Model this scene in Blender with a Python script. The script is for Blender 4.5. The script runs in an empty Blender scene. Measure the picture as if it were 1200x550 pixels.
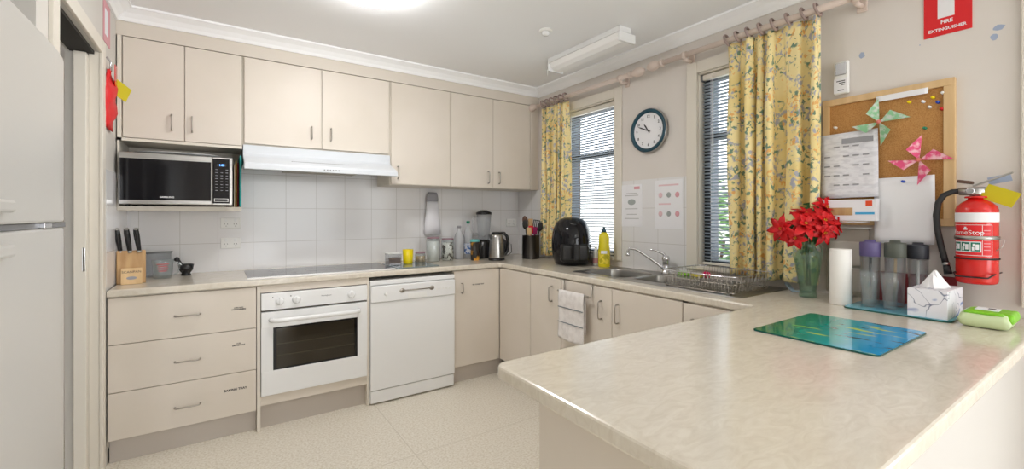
import bpy, bmesh, math, random
from mathutils import Vector, Matrix
random.seed(7)
R = math.radians
S = bpy.context.scene
COL = S.collection

# ------------------------------------------------------------------ camera
cd = bpy.data.cameras.new('camera'); cam = bpy.data.objects.new('camera', cd); COL.objects.link(cam)
cd.sensor_fit = 'HORIZONTAL'; cd.sensor_width = 36; cd.lens = 515 / 1200 * 36
cd.shift_y = -22.5 / 1200; cd.clip_start = .02
cam.location = (-2.478, -3.587, 1.28)
cam.rotation_euler = (R(90), 0, R(-33.8))
S.camera = cam

# ------------------------------------------------------------------ world, lights, exposure
w = bpy.data.worlds.new('world'); S.world = w; w.use_nodes = True
bg = w.node_tree.nodes['Background']; bg.inputs[0].default_value = (.93, .97, 1, 1); bg.inputs[1].default_value = 2.6
S.view_settings.view_transform = 'Standard'; S.view_settings.look = 'None'
S.view_settings.gamma = 1; S.view_settings.use_curve_mapping = False
S.view_settings.exposure = 0.64
S.cycles.use_denoising = True
S.cycles.max_bounces = 10; S.cycles.diffuse_bounces = 6; S.cycles.transparent_max_bounces = 32
S.cycles.transmission_bounces = 10; S.cycles.glossy_bounces = 5
S.cycles.caustics_reflective = False; S.cycles.caustics_refractive = False
S.cycles.sample_clamp_indirect = 4

def area(name, loc, rot, sx, sy, power, col=(1, 1, 1)):
    l = bpy.data.lights.new(name, 'AREA'); l.shape = 'RECTANGLE'; l.size = sx; l.size_y = sy
    l.energy = power; l.color = col
    o = bpy.data.objects.new(name, l); o.location = loc; o.rotation_euler = rot; COL.objects.link(o); return o
# fill light at added unseen rear and side openings; daylight at the two kitchen windows
area('fill_rear_opening', (-1.1, -7.3, 1.15), (R(97), 0, 0), 1.7, 2.0, 17, (.97, .985, 1))
area('fill_side_opening', (.34, -5.3, 1.15), (0, R(98), 0), 2.0, 2.2, 18, (.97, .985, 1))
area('daylight_window_one', (.75, -1.0, 1.6), (0, R(90), 0), 1.2, .6, 10, (.93, .97, 1))
area('daylight_window_two', (.75, -2.25, 1.6), (0, R(90), 0), 1.2, .6, 8, (.93, .97, 1))

# ------------------------------------------------------------------ materials
def mat(name, col, rough=.5, metal=0, spec=.5, trans=0, ior=1.45, emis=None, es=0, noise=None, bump=None, coat=0, alpha=1):
    m = bpy.data.materials.new(name); m.use_nodes = True; nt = m.node_tree; p = nt.nodes['Principled BSDF']
    c = (*col, 1)
    p.inputs['Base Color'].default_value = c; p.inputs['Roughness'].default_value = rough
    p.inputs['Metallic'].default_value = metal; p.inputs['Specular IOR Level'].default_value = spec
    p.inputs['Transmission Weight'].default_value = trans; p.inputs['IOR'].default_value = ior
    p.inputs['Coat Weight'].default_value = coat; p.inputs['Alpha'].default_value = alpha
    if emis: p.inputs['Emission Color'].default_value = (*emis, 1); p.inputs['Emission Strength'].default_value = es
    tc = None
    if noise or bump:
        tc = nt.nodes.new('ShaderNodeTexCoord')
    if noise:          # (scale, second colour, detail, low, high, stretch)
        sc, c2, det, lo, hi, st = noise
        mp = nt.nodes.new('ShaderNodeMapping'); mp.inputs['Scale'].default_value = st
        nt.links.new(tc.outputs['Object'], mp.inputs['Vector'])
        n = nt.nodes.new('ShaderNodeTexNoise'); n.inputs['Scale'].default_value = sc; n.inputs['Detail'].default_value = det
        nt.links.new(mp.outputs[0], n.inputs['Vector'])
        r = nt.nodes.new('ShaderNodeValToRGB'); r.color_ramp.elements[0].position = lo; r.color_ramp.elements[1].position = hi
        r.color_ramp.elements[0].color = c; r.color_ramp.elements[1].color = (*c2, 1)
        nt.links.new(n.outputs['Fac'], r.inputs[0]); nt.links.new(r.outputs[0], p.inputs['Base Color'])
    if bump:           # (scale, strength)
        n2 = nt.nodes.new('ShaderNodeTexNoise'); n2.inputs['Scale'].default_value = bump[0]; n2.inputs['Detail'].default_value = 3
        nt.links.new(tc.outputs['Object'], n2.inputs['Vector'])
        b = nt.nodes.new('ShaderNodeBump'); b.inputs['Strength'].default_value = bump[1]; b.inputs['Distance'].default_value = .002
        nt.links.new(n2.outputs['Fac'], b.inputs['Height']); nt.links.new(b.outputs[0], p.inputs['Normal'])
    return m
ONE = (1, 1, 1)
def thin(name, tint, rough=.03, refl=.9, body=0, bodycol=(1, 1, 1)):   # thin clear wall: straight transmission plus fresnel reflection
    m = bpy.data.materials.new(name); m.use_nodes = True; nt = m.node_tree; nt.nodes.clear()
    o = nt.nodes.new('ShaderNodeOutputMaterial'); t = nt.nodes.new('ShaderNodeBsdfTransparent'); t.inputs[0].default_value = (*tint, 1)
    g = nt.nodes.new('ShaderNodeBsdfGlossy'); g.inputs['Roughness'].default_value = rough
    lw = nt.nodes.new('ShaderNodeLayerWeight'); pw = nt.nodes.new('ShaderNodeMath'); pw.operation = 'POWER'; pw.inputs[1].default_value = 2.6; nt.links.new(lw.outputs['Facing'], pw.inputs[0]); k = nt.nodes.new('ShaderNodeMath'); k.operation = 'MULTIPLY_ADD'; k.inputs[1].default_value = refl * .6; k.inputs[2].default_value = refl * .04
    nt.links.new(pw.outputs[0], k.inputs[0]); x = nt.nodes.new('ShaderNodeMixShader'); nt.links.new(k.outputs[0], x.inputs[0])
    src = t.outputs[0]
    if body:
        d = nt.nodes.new('ShaderNodeBsdfDiffuse'); d.inputs[0].default_value = (*bodycol, 1); tr = nt.nodes.new('ShaderNodeBsdfTranslucent'); tr.inputs[0].default_value = (*bodycol, 1)
        h = nt.nodes.new('ShaderNodeMixShader'); nt.links.new(d.outputs[0], h.inputs[1]); nt.links.new(tr.outputs[0], h.inputs[2])
        y = nt.nodes.new('ShaderNodeMixShader'); y.inputs[0].default_value = body; nt.links.new(t.outputs[0], y.inputs[1]); nt.links.new(h.outputs[0], y.inputs[2]); src = y.outputs[0]
    nt.links.new(src, x.inputs[1]); nt.links.new(g.outputs[0], x.inputs[2]); nt.links.new(x.outputs[0], o.inputs[0]); return m
def srgb(r, g, b):
    f = lambda v: ((v / 255 + .055) / 1.055) ** 2.4 if v > 10 else v / 255 / 12.92
    return (f(r), f(g), f(b))
M = {}
M['cab'] = mat('cream_laminate', srgb(218, 209, 198), .42, noise=(3, srgb(215, 206, 194), 2, .4, .6, ONE))
M['cabedge'] = mat('cream_edge', srgb(196, 186, 170), .5)
M['carc'] = mat('cream_carcass', srgb(221, 214, 202), .5)
M['kick'] = mat('grey_kickboard', srgb(196, 188, 180), .5)
M['wall'] = mat('painted_wall', srgb(218, 212, 207), .7, noise=(2.5, srgb(214, 208, 202), 3, .35, .65, ONE), bump=(60, .05))
M['wallw'] = mat('white_wall', srgb(208, 204, 198), .6)
M['ceil'] = mat('ceiling_paint', srgb(240, 241, 243), .8)
M['cornice'] = mat('cornice_white', srgb(248, 249, 251), .6)
M['trim'] = mat('cream_gloss_trim', srgb(220, 214, 203), .35)
M['gpanel'] = mat('greige_panel_paint', srgb(190, 186, 181), .6)
M['enamel'] = mat('oven_enamel', srgb(104, 94, 78), .4)
M['hood'] = mat('hood_enamel', srgb(208, 212, 217), .3)
M['bulk'] = mat('bulkhead_paint', srgb(214, 206, 195), .6)
M['white'] = mat('white_enamel', srgb(234, 235, 236), .22)
M['whiteplas'] = mat('white_plastic', srgb(232, 232, 230), .4)
M['fridge'] = mat('fridge_white', srgb(194, 192, 188), .35)
M['handle'] = mat('satin_nickel', srgb(176, 170, 162), .35, 1)
M['chrome'] = mat('chrome', srgb(215, 215, 218), .12, 1)
M['steel'] = mat('brushed_steel', srgb(190, 188, 185), .28, 1, noise=(6, srgb(168, 166, 163), 3, .3, .7, (1, 1, 14)))
M['sink'] = mat('sink_steel', srgb(160, 158, 154), .3, 1)
M['black'] = mat('black_plastic', (.012, .012, .013), .25)
M['blackm'] = mat('black_matt', (.02, .02, .02), .6)
M['gloss'] = mat('black_gloss', (.006, .006, .008), .08, spec=.4)
M['grey'] = mat('grey_plastic', srgb(120, 120, 122), .45)
M['dark'] = mat('dark_cavity', (.03, .027, .024), .8)
M['red'] = mat('red_enamel', srgb(206, 24, 18), .25, coat=.4)
M['redsign'] = mat('red_sign', srgb(214, 30, 36), .45)
M['paper'] = mat('paper_white', srgb(232, 232, 236), .8)
M['ink'] = mat('ink', (.03, .03, .035), .7)
M['greyink'] = mat('grey_print', srgb(150, 150, 155), .8)
M['pinkink'] = mat('pink_print', srgb(214, 158, 166), .8)
M['faded'] = mat('faded_print', srgb(158, 164, 163), .8)
M['palegrey'] = mat('pale_grey_print', srgb(186, 186, 188), .8)
M['palepink'] = mat('pale_pink_print', srgb(222, 190, 196), .8)
M['teal'] = mat('teal_plastic', srgb(0, 130, 128), .4)
M['yellow'] = mat('yellow_plastic', srgb(232, 208, 10), .35)
M['tagy'] = mat('yellow_tag', srgb(196, 180, 20), .5)
M['glass'] = thin('clear_glass', (.95, .97, .97), .02, 1.2, .09, (.8, .84, .86))
M['pane'] = thin('window_glass', (.98, .99, 1), .01, .8)
M['plastic_clear'] = thin('clear_plastic', (.95, .96, .97), .05, 1.1, .07, (.85, .87, .9))
M['gglass'] = thin('green_glass', (.80, .91, .84), .03, 1.2, .10, (.5, .66, .56))
M['hose'] = mat('black_rubber', (.018, .018, .02), .5)
M['brick'] = mat('dark_brick_reveal', srgb(84, 66, 56), .9, noise=(14, srgb(60, 46, 40), 4, .4, .6, ONE))
M['alu'] = mat('dark_aluminium', srgb(52, 56, 62), .4, .4)
M['slat'] = thin('blind_slat', (1, 1, 1), .3, .5, 1, srgb(196, 203, 210))
M['wood'] = mat('pale_timber', srgb(196, 160, 112), .5, noise=(5, srgb(170, 130, 84), 4, .35, .7, (8, 8, 1)))
M['woodl'] = mat('light_timber', srgb(216, 184, 138), .5, noise=(5, srgb(202, 168, 122), 3, .35, .7, (6, 6, 1)))
M['rod'] = mat('painted_timber_rod', srgb(212, 196, 186), .45)
M['ring'] = mat('curtain_ring_timber', srgb(160, 140, 134), .5)
M['leaf'] = mat('leaf_green', srgb(38, 84, 36), .5)
M['bract'] = mat('poinsettia_red', srgb(214, 16, 24), .55, noise=(30, srgb(170, 8, 14), 2, .4, .7, ONE))
M['candle'] = mat('white_wax', srgb(238, 236, 232), .5)
M['tissue'] = mat('white_tissue', srgb(244, 243, 246), .9)
M['towel'] = mat('white_terry', srgb(232, 228, 226), .95, bump=(220, .6), noise=(25, srgb(216, 211, 209), 3, .4, .65, ONE))
M['towelstripe'] = mat('grey_stripe', srgb(112, 120, 128), .95)
M['lidp'] = mat('purple_lid', srgb(94, 84, 128), .45)
M['lidg'] = mat('olive_grey_lid', srgb(84, 88, 80), .45)
M['lidb'] = mat('charcoal_lid', srgb(52, 54, 62), .45)
M['green'] = mat('green_plastic', srgb(126, 196, 40), .4)
M['rope'] = mat('mauve_lid', srgb(150, 120, 130), .5)
M['brown'] = mat('chocolate_brown', srgb(96, 70, 58), .7)
M['pinkb'] = mat('pink_plastic', srgb(214, 120, 110), .4)
M['hotpink'] = mat('hot_pink', srgb(224, 40, 100), .6)
M['bluetack'] = mat('pin_blue', srgb(50, 80, 180), .3)
M['pingreen'] = mat('pin_green', srgb(30, 120, 90), .3)
M['led'] = mat('blue_display', (.01, .02, .06), .3, emis=(.1, .35, 1), es=2.5)
M['gbeige'] = mat('grey_beige_plastic', srgb(176, 170, 160), .5)
M['maroon'] = mat('maroon_card', srgb(120, 24, 34), .6)
M['chip'] = mat('blue_grey_undercoat', srgb(160, 172, 196), .8)
M['signgreen'] = mat('label_green', srgb(20, 104, 84), .5)
M['brass'] = mat('gauge_brass', srgb(200, 150, 60), .3, 1)
M['lightyel'] = mat('soap_yellow', srgb(222, 206, 40), .25)
M['cork'] = mat('cork', srgb(190, 142, 86), .9, noise=(240, srgb(172, 122, 68), 3, .4, .62, ONE))
M['lav'] = mat('pale_dispenser', srgb(226, 226, 232), .5)
M['fence'] = mat('pale_render', srgb(225, 222, 214), .9)
M['soil'] = mat('garden_gravel', srgb(150, 146, 138), .95, noise=(20, srgb(120, 114, 104), 3, .4, .6, ONE))
M['hall'] = mat('hall_paint', srgb(150, 140, 128), .8)
M['diff'] = mat('lamp_diffuser', (.95, .95, .95), .4, emis=(1, .985, .97), es=30)
M['diff_fill'] = mat('fill_lamp_diffuser', (.95, .95, .95), .4, emis=(1, .985, .97), es=10)  # glow of the unseen rear lamp added as fill
M['tubeglow'] = mat('batten_diffuser', srgb(244, 244, 244), .35)

def nodes_mat(name, rough):
    m = bpy.data.materials.new(name); m.use_nodes = True; nt = m.node_tree
    p = nt.nodes['Principled BSDF']; p.inputs['Roughness'].default_value = rough
    return m, nt, p
def N(nt, t, **k):
    n = nt.nodes.new(t)
    for a, b in k.items(): setattr(n, a, b)
    return n
def ramp(nt, fac, stops, interp='LINEAR'):
    r = N(nt, 'ShaderNodeValToRGB'); r.color_ramp.interpolation = interp
    e = r.color_ramp.elements
    while len(e) < len(stops): e.new(.5)
    for i, (p, c) in enumerate(stops): e[i].position = p; e[i].color = (*c, 1)
    nt.links.new(fac, r.inputs[0]); return r.outputs[0]
def mix(nt, fac, a, b):
    x = N(nt, 'ShaderNodeMix', data_type='RGBA')
    if isinstance(fac, float): x.inputs[0].default_value = fac
    else: nt.links.new(fac, x.inputs[0])
    for s, v in ((6, a), (7, b)):
        if isinstance(v, tuple): x.inputs[s].default_value = (*v, 1)
        else: nt.links.new(v, x.inputs[s])
    return x.outputs[2]

# laminate worktop: pale mottled stone print
m, nt, p = nodes_mat('stone_laminate', .15); M['top'] = m
tc = N(nt, 'ShaderNodeTexCoord'); mp = N(nt, 'ShaderNodeMapping'); mp.inputs['Scale'].default_value = (1, 2.2, 1)
nt.links.new(tc.outputs['Object'], mp.inputs[0])
n1 = N(nt, 'ShaderNodeTexNoise'); n1.inputs['Scale'].default_value = 16; n1.inputs['Detail'].default_value = 8; n1.inputs['Roughness'].default_value = .65; n1.inputs['Distortion'].default_value = 1.4
nt.links.new(mp.outputs[0], n1.inputs['Vector'])
nt.links.new(ramp(nt, n1.outputs['Fac'], [(.34, srgb(206, 197, 182)), (.5, srgb(213, 205, 191)), (.66, srgb(219, 212, 199))]), p.inputs['Base Color'])
p.inputs['Specular IOR Level'].default_value = .6
nb = N(nt, 'ShaderNodeTexNoise'); nb.inputs['Scale'].default_value = 350
nt.links.new(tc.outputs['Object'], nb.inputs['Vector'])
bm_ = N(nt, 'ShaderNodeBump'); bm_.inputs['Strength'].default_value = .06; bm_.inputs['Distance'].default_value = .001
nt.links.new(nb.outputs['Fac'], bm_.inputs['Height']); nt.links.new(bm_.outputs[0], p.inputs['Normal'])

# speckled vinyl floor with sheet seams
m, nt, p = nodes_mat('speckled_vinyl', .42); M['floor'] = m
tc = N(nt, 'ShaderNodeTexCoord')
n1 = N(nt, 'ShaderNodeTexNoise'); n1.inputs['Scale'].default_value = 90; n1.inputs['Detail'].default_value = 3
nt.links.new(tc.outputs['Object'], n1.inputs['Vector'])
c = ramp(nt, n1.outputs['Fac'], [(.36, srgb(212, 203, 186)), (.5, srgb(225, 218, 204)), (.66, srgb(234, 229, 218))])
br = N(nt, 'ShaderNodeTexBrick'); br.offset = 0; br.inputs['Scale'].default_value = 1; br.inputs['Mortar Size'].default_value = .003
br.inputs['Brick Width'].default_value = 1.3; br.inputs['Row Height'].default_value = 1.3
mp = N(nt, 'ShaderNodeMapping'); mp.inputs['Location'].default_value = (.3, .05, 0)
nt.links.new(tc.outputs['Object'], mp.inputs[0]); nt.links.new(mp.outputs[0], br.inputs['Vector'])
nt.links.new(mix(nt, br.outputs['Fac'], c, srgb(208, 200, 184)), p.inputs['Base Color'])

def tile_mat(name, ax, off):
    m, nt, p = nodes_mat(name, .16)
    tc = N(nt, 'ShaderNodeTexCoord'); sx = N(nt, 'ShaderNodeSeparateXYZ'); nt.links.new(tc.outputs['Object'], sx.inputs[0])
    cx = N(nt, 'ShaderNodeCombineXYZ')
    a = N(nt, 'ShaderNodeMath', operation='ADD'); a.inputs[1].default_value = off; nt.links.new(sx.outputs[ax], a.inputs[0])
    b = N(nt, 'ShaderNodeMath', operation='ADD'); b.inputs[1].default_value = -1.09 + 2.4; nt.links.new(sx.outputs[2], b.inputs[0])
    nt.links.new(a.outputs[0], cx.inputs[0]); nt.links.new(b.outputs[0], cx.inputs[1])
    br = N(nt, 'ShaderNodeTexBrick'); br.offset = 0; br.inputs['Scale'].default_value = 1; br.inputs['Mortar Size'].default_value = .0018
    br.inputs['Mortar Smooth'].default_value = .3
    br.inputs['Brick Width'].default_value = .206; br.inputs['Row Height'].default_value = .24
    nt.links.new(cx.outputs[0], br.inputs['Vector'])
    nt.links.new(mix(nt, br.outputs['Fac'], srgb(226, 225, 226), srgb(196, 193, 190)), p.inputs['Base Color'])
    bp = N(nt, 'ShaderNodeBump', invert=True); bp.inputs['Strength'].default_value = .4; bp.inputs['Distance'].default_value = .001
    nt.links.new(br.outputs['Fac'], bp.inputs['Height']); nt.links.new(bp.outputs[0], p.inputs['Normal'])
    return m
M['tileX'] = tile_mat('white_tile_back', 0, 2.065 + .206 * 10)
M['tileY'] = tile_mat('white_tile_side', 1, 1.461 + .206 * 10)

# floral curtain cloth (UV in metres along the cloth)
m, nt, p = nodes_mat('floral_cloth', .85); M['curtain'] = m
uv = N(nt, 'ShaderNodeUVMap'); uv.uv_map = 'UVMap'
def blotch(scale, thr, soft, seedv, stretch=(1, 1, 1), det=2):
    mp = N(nt, 'ShaderNodeMapping'); mp.inputs['Location'].default_value = (seedv, seedv * 1.7, 0); mp.inputs['Scale'].default_value = stretch
    nt.links.new(uv.outputs[0], mp.inputs[0])
    n = N(nt, 'ShaderNodeTexNoise'); n.inputs['Scale'].default_value = scale; n.inputs['Detail'].default_value = det; n.inputs['Distortion'].default_value = .6
    nt.links.new(mp.outputs[0], n.inputs['Vector'])
    mr = N(nt, 'ShaderNodeMapRange'); mr.inputs['From Min'].default_value = thr; mr.inputs['From Max'].default_value = thr + soft
    nt.links.new(n.outputs['Fac'], mr.inputs['Value']); return mr.outputs[0]
base = mix(nt, blotch(4, .45, .2, 1), srgb(240, 223, 166), srgb(233, 211, 143))
cloud = blotch(9, .45, .07, 3)
def both(a, b):
    x = N(nt, 'ShaderNodeMath', operation='MULTIPLY'); nt.links.new(a, x.inputs[0]); nt.links.new(b, x.inputs[1]); return x.outputs[0]
c1 = mix(nt, both(cloud, blotch(36, .55, .04, 5)), base, srgb(110, 138, 118))
c2 = mix(nt, both(blotch(14, .51, .05, 9), blotch(40, .5, .06, 11)), c1, srgb(172, 172, 184))
c3 = mix(nt, both(blotch(14, .57, .03, 15), blotch(44, .5, .06, 17)), c2, srgb(230, 176, 104))
nt.links.new(c3, p.inputs['Base Color'])
p.inputs['Subsurface Weight'].default_value = 0

# glass worktop saver print: green to blue with dark and yellow streaks
m, nt, p = nodes_mat('printed_glass', .06); M['mat'] = m
tc = N(nt, 'ShaderNodeTexCoord'); sx = N(nt, 'ShaderNodeSeparateXYZ'); nt.links.new(tc.outputs['Object'], sx.inputs[0])
n0 = N(nt, 'ShaderNodeTexNoise'); n0.inputs['Scale'].default_value = 9; n0.inputs['Detail'].default_value = 4; nt.links.new(tc.outputs['Object'], n0.inputs['Vector'])
ma = N(nt, 'ShaderNodeMath', operation='MULTIPLY_ADD'); ma.inputs[1].default_value = .22; nt.links.new(n0.outputs['Fac'], ma.inputs[0])
sy = N(nt, 'ShaderNodeMath', operation='MULTIPLY'); sy.inputs[1].default_value = -2.1; nt.links.new(sx.outputs[1], sy.inputs[0])
sxx = N(nt, 'ShaderNodeMath', operation='MULTIPLY_ADD'); sxx.inputs[1].default_value = .3; nt.links.new(sx.outputs[0], sxx.inputs[0]); nt.links.new(sy.outputs[0], sxx.inputs[2])
sh = N(nt, 'ShaderNodeMath', operation='ADD'); sh.inputs[1].default_value = .3; nt.links.new(sxx.outputs[0], sh.inputs[0]); nt.links.new(sh.outputs[0], ma.inputs[2])
g = ramp(nt, ma.outputs[0], [(0.0, srgb(16, 110, 76)), (.2, srgb(24, 132, 98)), (.42, srgb(30, 160, 160)), (.62, srgb(28, 150, 205)), (.95, srgb(44, 160, 220))])
mpp = N(nt, 'ShaderNodeMapping'); mpp.inputs['Scale'].default_value = (5, 1.6, 1); nt.links.new(tc.outputs['Object'], mpp.inputs[0])
n1 = N(nt, 'ShaderNodeTexNoise'); n1.inputs['Scale'].default_value = 4.5; n1.inputs['Detail'].default_value = 3; nt.links.new(mpp.outputs[0], n1.inputs['Vector'])
mr = N(nt, 'ShaderNodeMapRange'); mr.inputs['From Min'].default_value = .6; mr.inputs['From Max'].default_value = .68; nt.links.new(n1.outputs['Fac'], mr.inputs['Value'])
mr2 = N(nt, 'ShaderNodeMapRange'); mr2.inputs['From Min'].default_value = .42; mr2.inputs['From Max'].default_value = .34; nt.links.new(n1.outputs['Fac'], mr2.inputs['Value'])
g2 = mix(nt, mr.outputs[0], g, srgb(196, 214, 60)); g3 = mix(nt, mr2.outputs[0], g2, srgb(14, 52, 48))
nt.links.new(g3, p.inputs['Base Color'])
M['tray'] = mat('teal_tinted_glass', srgb(120, 190, 205), .05, spec=.7, noise=(12, srgb(90, 168, 196), 3, .4, .6, ONE))
M['tealedge'] = mat('dark_teal_edge', srgb(10, 80, 74), .1)
M['boxprint'] = mat('tissue_box_print', srgb(232, 232, 240), .5)
# thin blue ink lines on the tissue box
nt = M['boxprint'].node_tree; p = nt.nodes['Principled BSDF']
tc = N(nt, 'ShaderNodeTexCoord'); n1 = N(nt, 'ShaderNodeTexNoise'); n1.inputs['Scale'].default_value = 14; n1.inputs['Detail'].default_value = 1; n1.inputs['Distortion'].default_value = .8
nt.links.new(tc.outputs['Object'], n1.inputs['Vector'])
nt.links.new(ramp(nt, n1.outputs['Fac'], [(0, srgb(232, 232, 240)), (.485, srgb(232, 232, 240)), (.497, srgb(70, 84, 120)), (.509, srgb(232, 232, 240)), (.63, srgb(232, 232, 240)), (.66, srgb(120, 140, 190))]), p.inputs['Base Color'])
M['juice'] = mat('fruit_print', srgb(40, 34, 30), .4, noise=(12, srgb(236, 168, 60), 2, .5, .6, ONE))
M['paperprint'] = mat('printed_paper', srgb(226, 226, 232), .8, noise=(26, srgb(212, 212, 219), 3, .45, .6, (1, 1, 3)))
M['pinw_g'] = mat('green_patterned_paper', srgb(140, 196, 150), .6, noise=(50, srgb(200, 208, 200), 3, .45, .6, ONE))
M['pinw_p'] = mat('pink_patterned_paper', srgb(226, 84, 130), .6, noise=(40, srgb(240, 190, 200), 3, .45, .6, ONE))

# ------------------------------------------------------------------ helpers
def wloc(o):
    v = Vector((0, 0, 0))
    while o: v += Vector(o.location); o = o.parent
    return v
class MB:
    def __init__(s): s.bm = bmesh.new()
    def add(s, verts, faces, mtx=None):
        vs = [s.bm.verts.new(mtx @ Vector(v) if mtx else v) for v in verts]
        for f in faces:
            try: s.bm.faces.new([vs[i] for i in f])
            except ValueError: pass
        return vs
    def box(s, x0, x1, y0, y1, z0, z1, bev=0, seg=2, mtx=None):
        b = bmesh.new(); r = bmesh.ops.create_cube(b, size=1)
        for v in b.verts: v.co = ((x0 + x1) / 2 + v.co.x * (x1 - x0), (y0 + y1) / 2 + v.co.y * (y1 - y0), (z0 + z1) / 2 + v.co.z * (z1 - z0))
        if bev: bmesh.ops.bevel(b, geom=b.edges[:], offset=bev, segments=seg, profile=.5, affect='EDGES')
        s.merge(b, mtx); return s
    def merge(s, b, mtx=None):
        b.verts.index_update(); mp = {}
        for v in b.verts: mp[v] = s.bm.verts.new(mtx @ v.co if mtx else v.co)
        for f in b.faces:
            try:
                nf = s.bm.faces.new([mp[v] for v in f.verts]); nf.smooth = f.smooth
            except ValueError: pass
        b.free()
    def lathe(s, prof, c=(0, 0, 0), n=32, axis='Z', sx=1, sy=1, mtx=None, close=True):
        rings = []
        for r, z in prof:
            ring = []
            for i in range(n):
                a = 2 * math.pi * i / n; p = Vector((r * math.cos(a) * sx, r * math.sin(a) * sy, z))
                if axis == 'Y': p = Vector((p.x, p.z, p.y))
                if axis == 'X': p = Vector((p.z, p.x, p.y))
                p += Vector(c)
                ring.append(s.bm.verts.new(mtx @ p if mtx else p))
            rings.append(ring)
        for a, b in zip(rings, rings[1:]):
            for i in range(n):
                f = s.bm.faces.new((a[i], a[(i + 1) % n], b[(i + 1) % n], b[i])); f.smooth = True
        if close:
            for rg in (rings[0], rings[-1]):
                try: s.bm.faces.new(rg)
                except ValueError: pass
        return s
    def tube(s, pts, r, n=10, caps=True, rr=None):
        pts = [Vector(p) for p in pts]; rings = []; up = None
        for i, p in enumerate(pts):
            t = (pts[min(i + 1, len(pts) - 1)] - pts[max(i - 1, 0)])
            if t.length < 1e-9: t = Vector((0, 0, 1))
            t.normalize()
            if up is None:
                up = Vector((0, 0, 1)) if abs(t.z) < .9 else Vector((1, 0, 0))
            a = t.cross(up); a.normalize(); b = a.cross(t); b.normalize(); up = b
            rad = rr[i] if rr else r
            rings.append([s.bm.verts.new(p + a * math.cos(2 * math.pi * k / n) * rad + b * math.sin(2 * math.pi * k / n) * rad) for k in range(n)])
        for A, B in zip(rings, rings[1:]):
            for i in range(n):
                f = s.bm.faces.new((A[i], A[(i + 1) % n], B[(i + 1) % n], B[i])); f.smooth = True
        if caps: s.bm.faces.new(rings[0]); s.bm.faces.new(rings[-1])
        return s
    def prism(s, poly, axis, a0, a1, mtx=None):        # poly in the two remaining axes, in xyz order
        def P(u, v, a):
            return {'X': (a, u, v), 'Y': (u, a, v), 'Z': (u, v, a)}[axis]
        n = len(poly)
        vs = [P(u, v, a0) for u, v in poly] + [P(u, v, a1) for u, v in poly]
        s.add(vs, [list(range(n)), list(range(n, 2 * n))] + [(i, (i + 1) % n, n + (i + 1) % n, n + i) for i in range(n)], mtx)
        return s
    def ico(s, c, r, sub=2, sc=(1, 1, 1), mtx=None):
        b = bmesh.new(); bmesh.ops.create_icosphere(b, subdivisions=sub, radius=r)
        for v in b.verts: v.co = Vector((v.co.x * sc[0], v.co.y * sc[1], v.co.z * sc[2])) + Vector(c)
        for f in b.faces: f.smooth = True
        s.merge(b, mtx); return s
    def build(s, name, m, parent=None, world=True, bev=0, smooth=False):
        bmesh.ops.remove_doubles(s.bm, verts=s.bm.verts[:], dist=1e-6) if False else None
        bmesh.ops.recalc_face_normals(s.bm, faces=s.bm.faces[:])
        if smooth:
            for f in s.bm.faces: f.smooth = True
        me = bpy.data.meshes.new(name)
        if parent is not None and world:
            off = wloc(parent)
            for v in s.bm.verts: v.co -= off
        elif parent is None and world:      # a one-mesh thing: origin at its own base
            lo = [min(v.co[i] for v in s.bm.verts) for i in range(3)]; hi = [max(v.co[i] for v in s.bm.verts) for i in range(3)]
            org = Vector(((lo[0] + hi[0]) / 2, (lo[1] + hi[1]) / 2, lo[2]))
            for v in s.bm.verts: v.co -= org
        s.bm.to_mesh(me); s.bm.free(); me.materials.append(M[m] if isinstance(m, str) else m)
        o = bpy.data.objects.new(name, me); COL.objects.link(o)
        if parent is not None: o.parent = parent
        elif world: o.location = org
        if bev:
            md = o.modifiers.new('bevel', 'BEVEL'); md.width = bev; md.segments = 2; md.limit_method = 'ANGLE'
        return o
def B(*a, **k): return MB().box(*a, **k)
def tag(o, label, cat, group=None):
    o['label'] = label; o['category'] = cat
    if group: o['group'] = group
    return o
def thing(name, label, cat, loc=(0, 0, 0), group=None, rz=0):
    o = bpy.data.objects.new(name, None); COL.objects.link(o); o.location = loc; o.rotation_euler.z = rz; o.empty_display_size = .05
    return tag(o, label, cat, group)
def struct(o): o['kind'] = 'structure'; return o
def sbuild(mb, name, m):     # the setting keeps world coordinates in its mesh (patterns line up)
    bmesh.ops.recalc_face_normals(mb.bm, faces=mb.bm.faces[:])
    me = bpy.data.meshes.new(name); mb.bm.to_mesh(me); mb.bm.free(); me.materials.append(M[m])
    o = bpy.data.objects.new(name, me); COL.objects.link(o); return struct(o)
def text(name, body, size, m, parent, loc, rot, depth=.0004, sx=1, align='CENTER'):
    cu = bpy.data.curves.new('t', 'FONT'); cu.body = body; cu.size = size; cu.extrude = depth; cu.offset = size * .025; cu.align_x = align; cu.align_y = 'CENTER'; cu.resolution_u = 2
    t = bpy.data.objects.new('t', cu); COL.objects.link(t)
    dg = bpy.context.evaluated_depsgraph_get(); dg.update()
    me = bpy.data.meshes.new_from_object(t.evaluated_get(dg)); bpy.data.objects.remove(t)
    mt = Matrix.Translation(Vector(loc) - wloc(parent)) @ rot.to_4x4() @ Matrix.Diagonal((sx, 1, 1, 1))
    me.transform(mt); me.materials.clear(); me.materials.append(M[m])
    o = bpy.data.objects.new(name, me); COL.objects.link(o); o.parent = parent; return o
RB = Matrix.Rotation(R(90), 3, 'X')                                   # text readable from -y (back wall)
RW = Matrix.Rotation(R(-90), 3, 'Z') @ Matrix.Rotation(R(90), 3, 'X')  # text readable from -x (window wall)
RZ = lambda a: Matrix.Rotation(a, 3, 'Z') @ RB
def face(x, y):   # z rotation that turns a -y facing object towards the camera
    return math.atan2(-3.587 - y, -2.478 - x) + R(90)

BT = .9           # worktop height
CZ = 2.44         # ceiling height
XL = -2.95        # left wall

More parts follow.
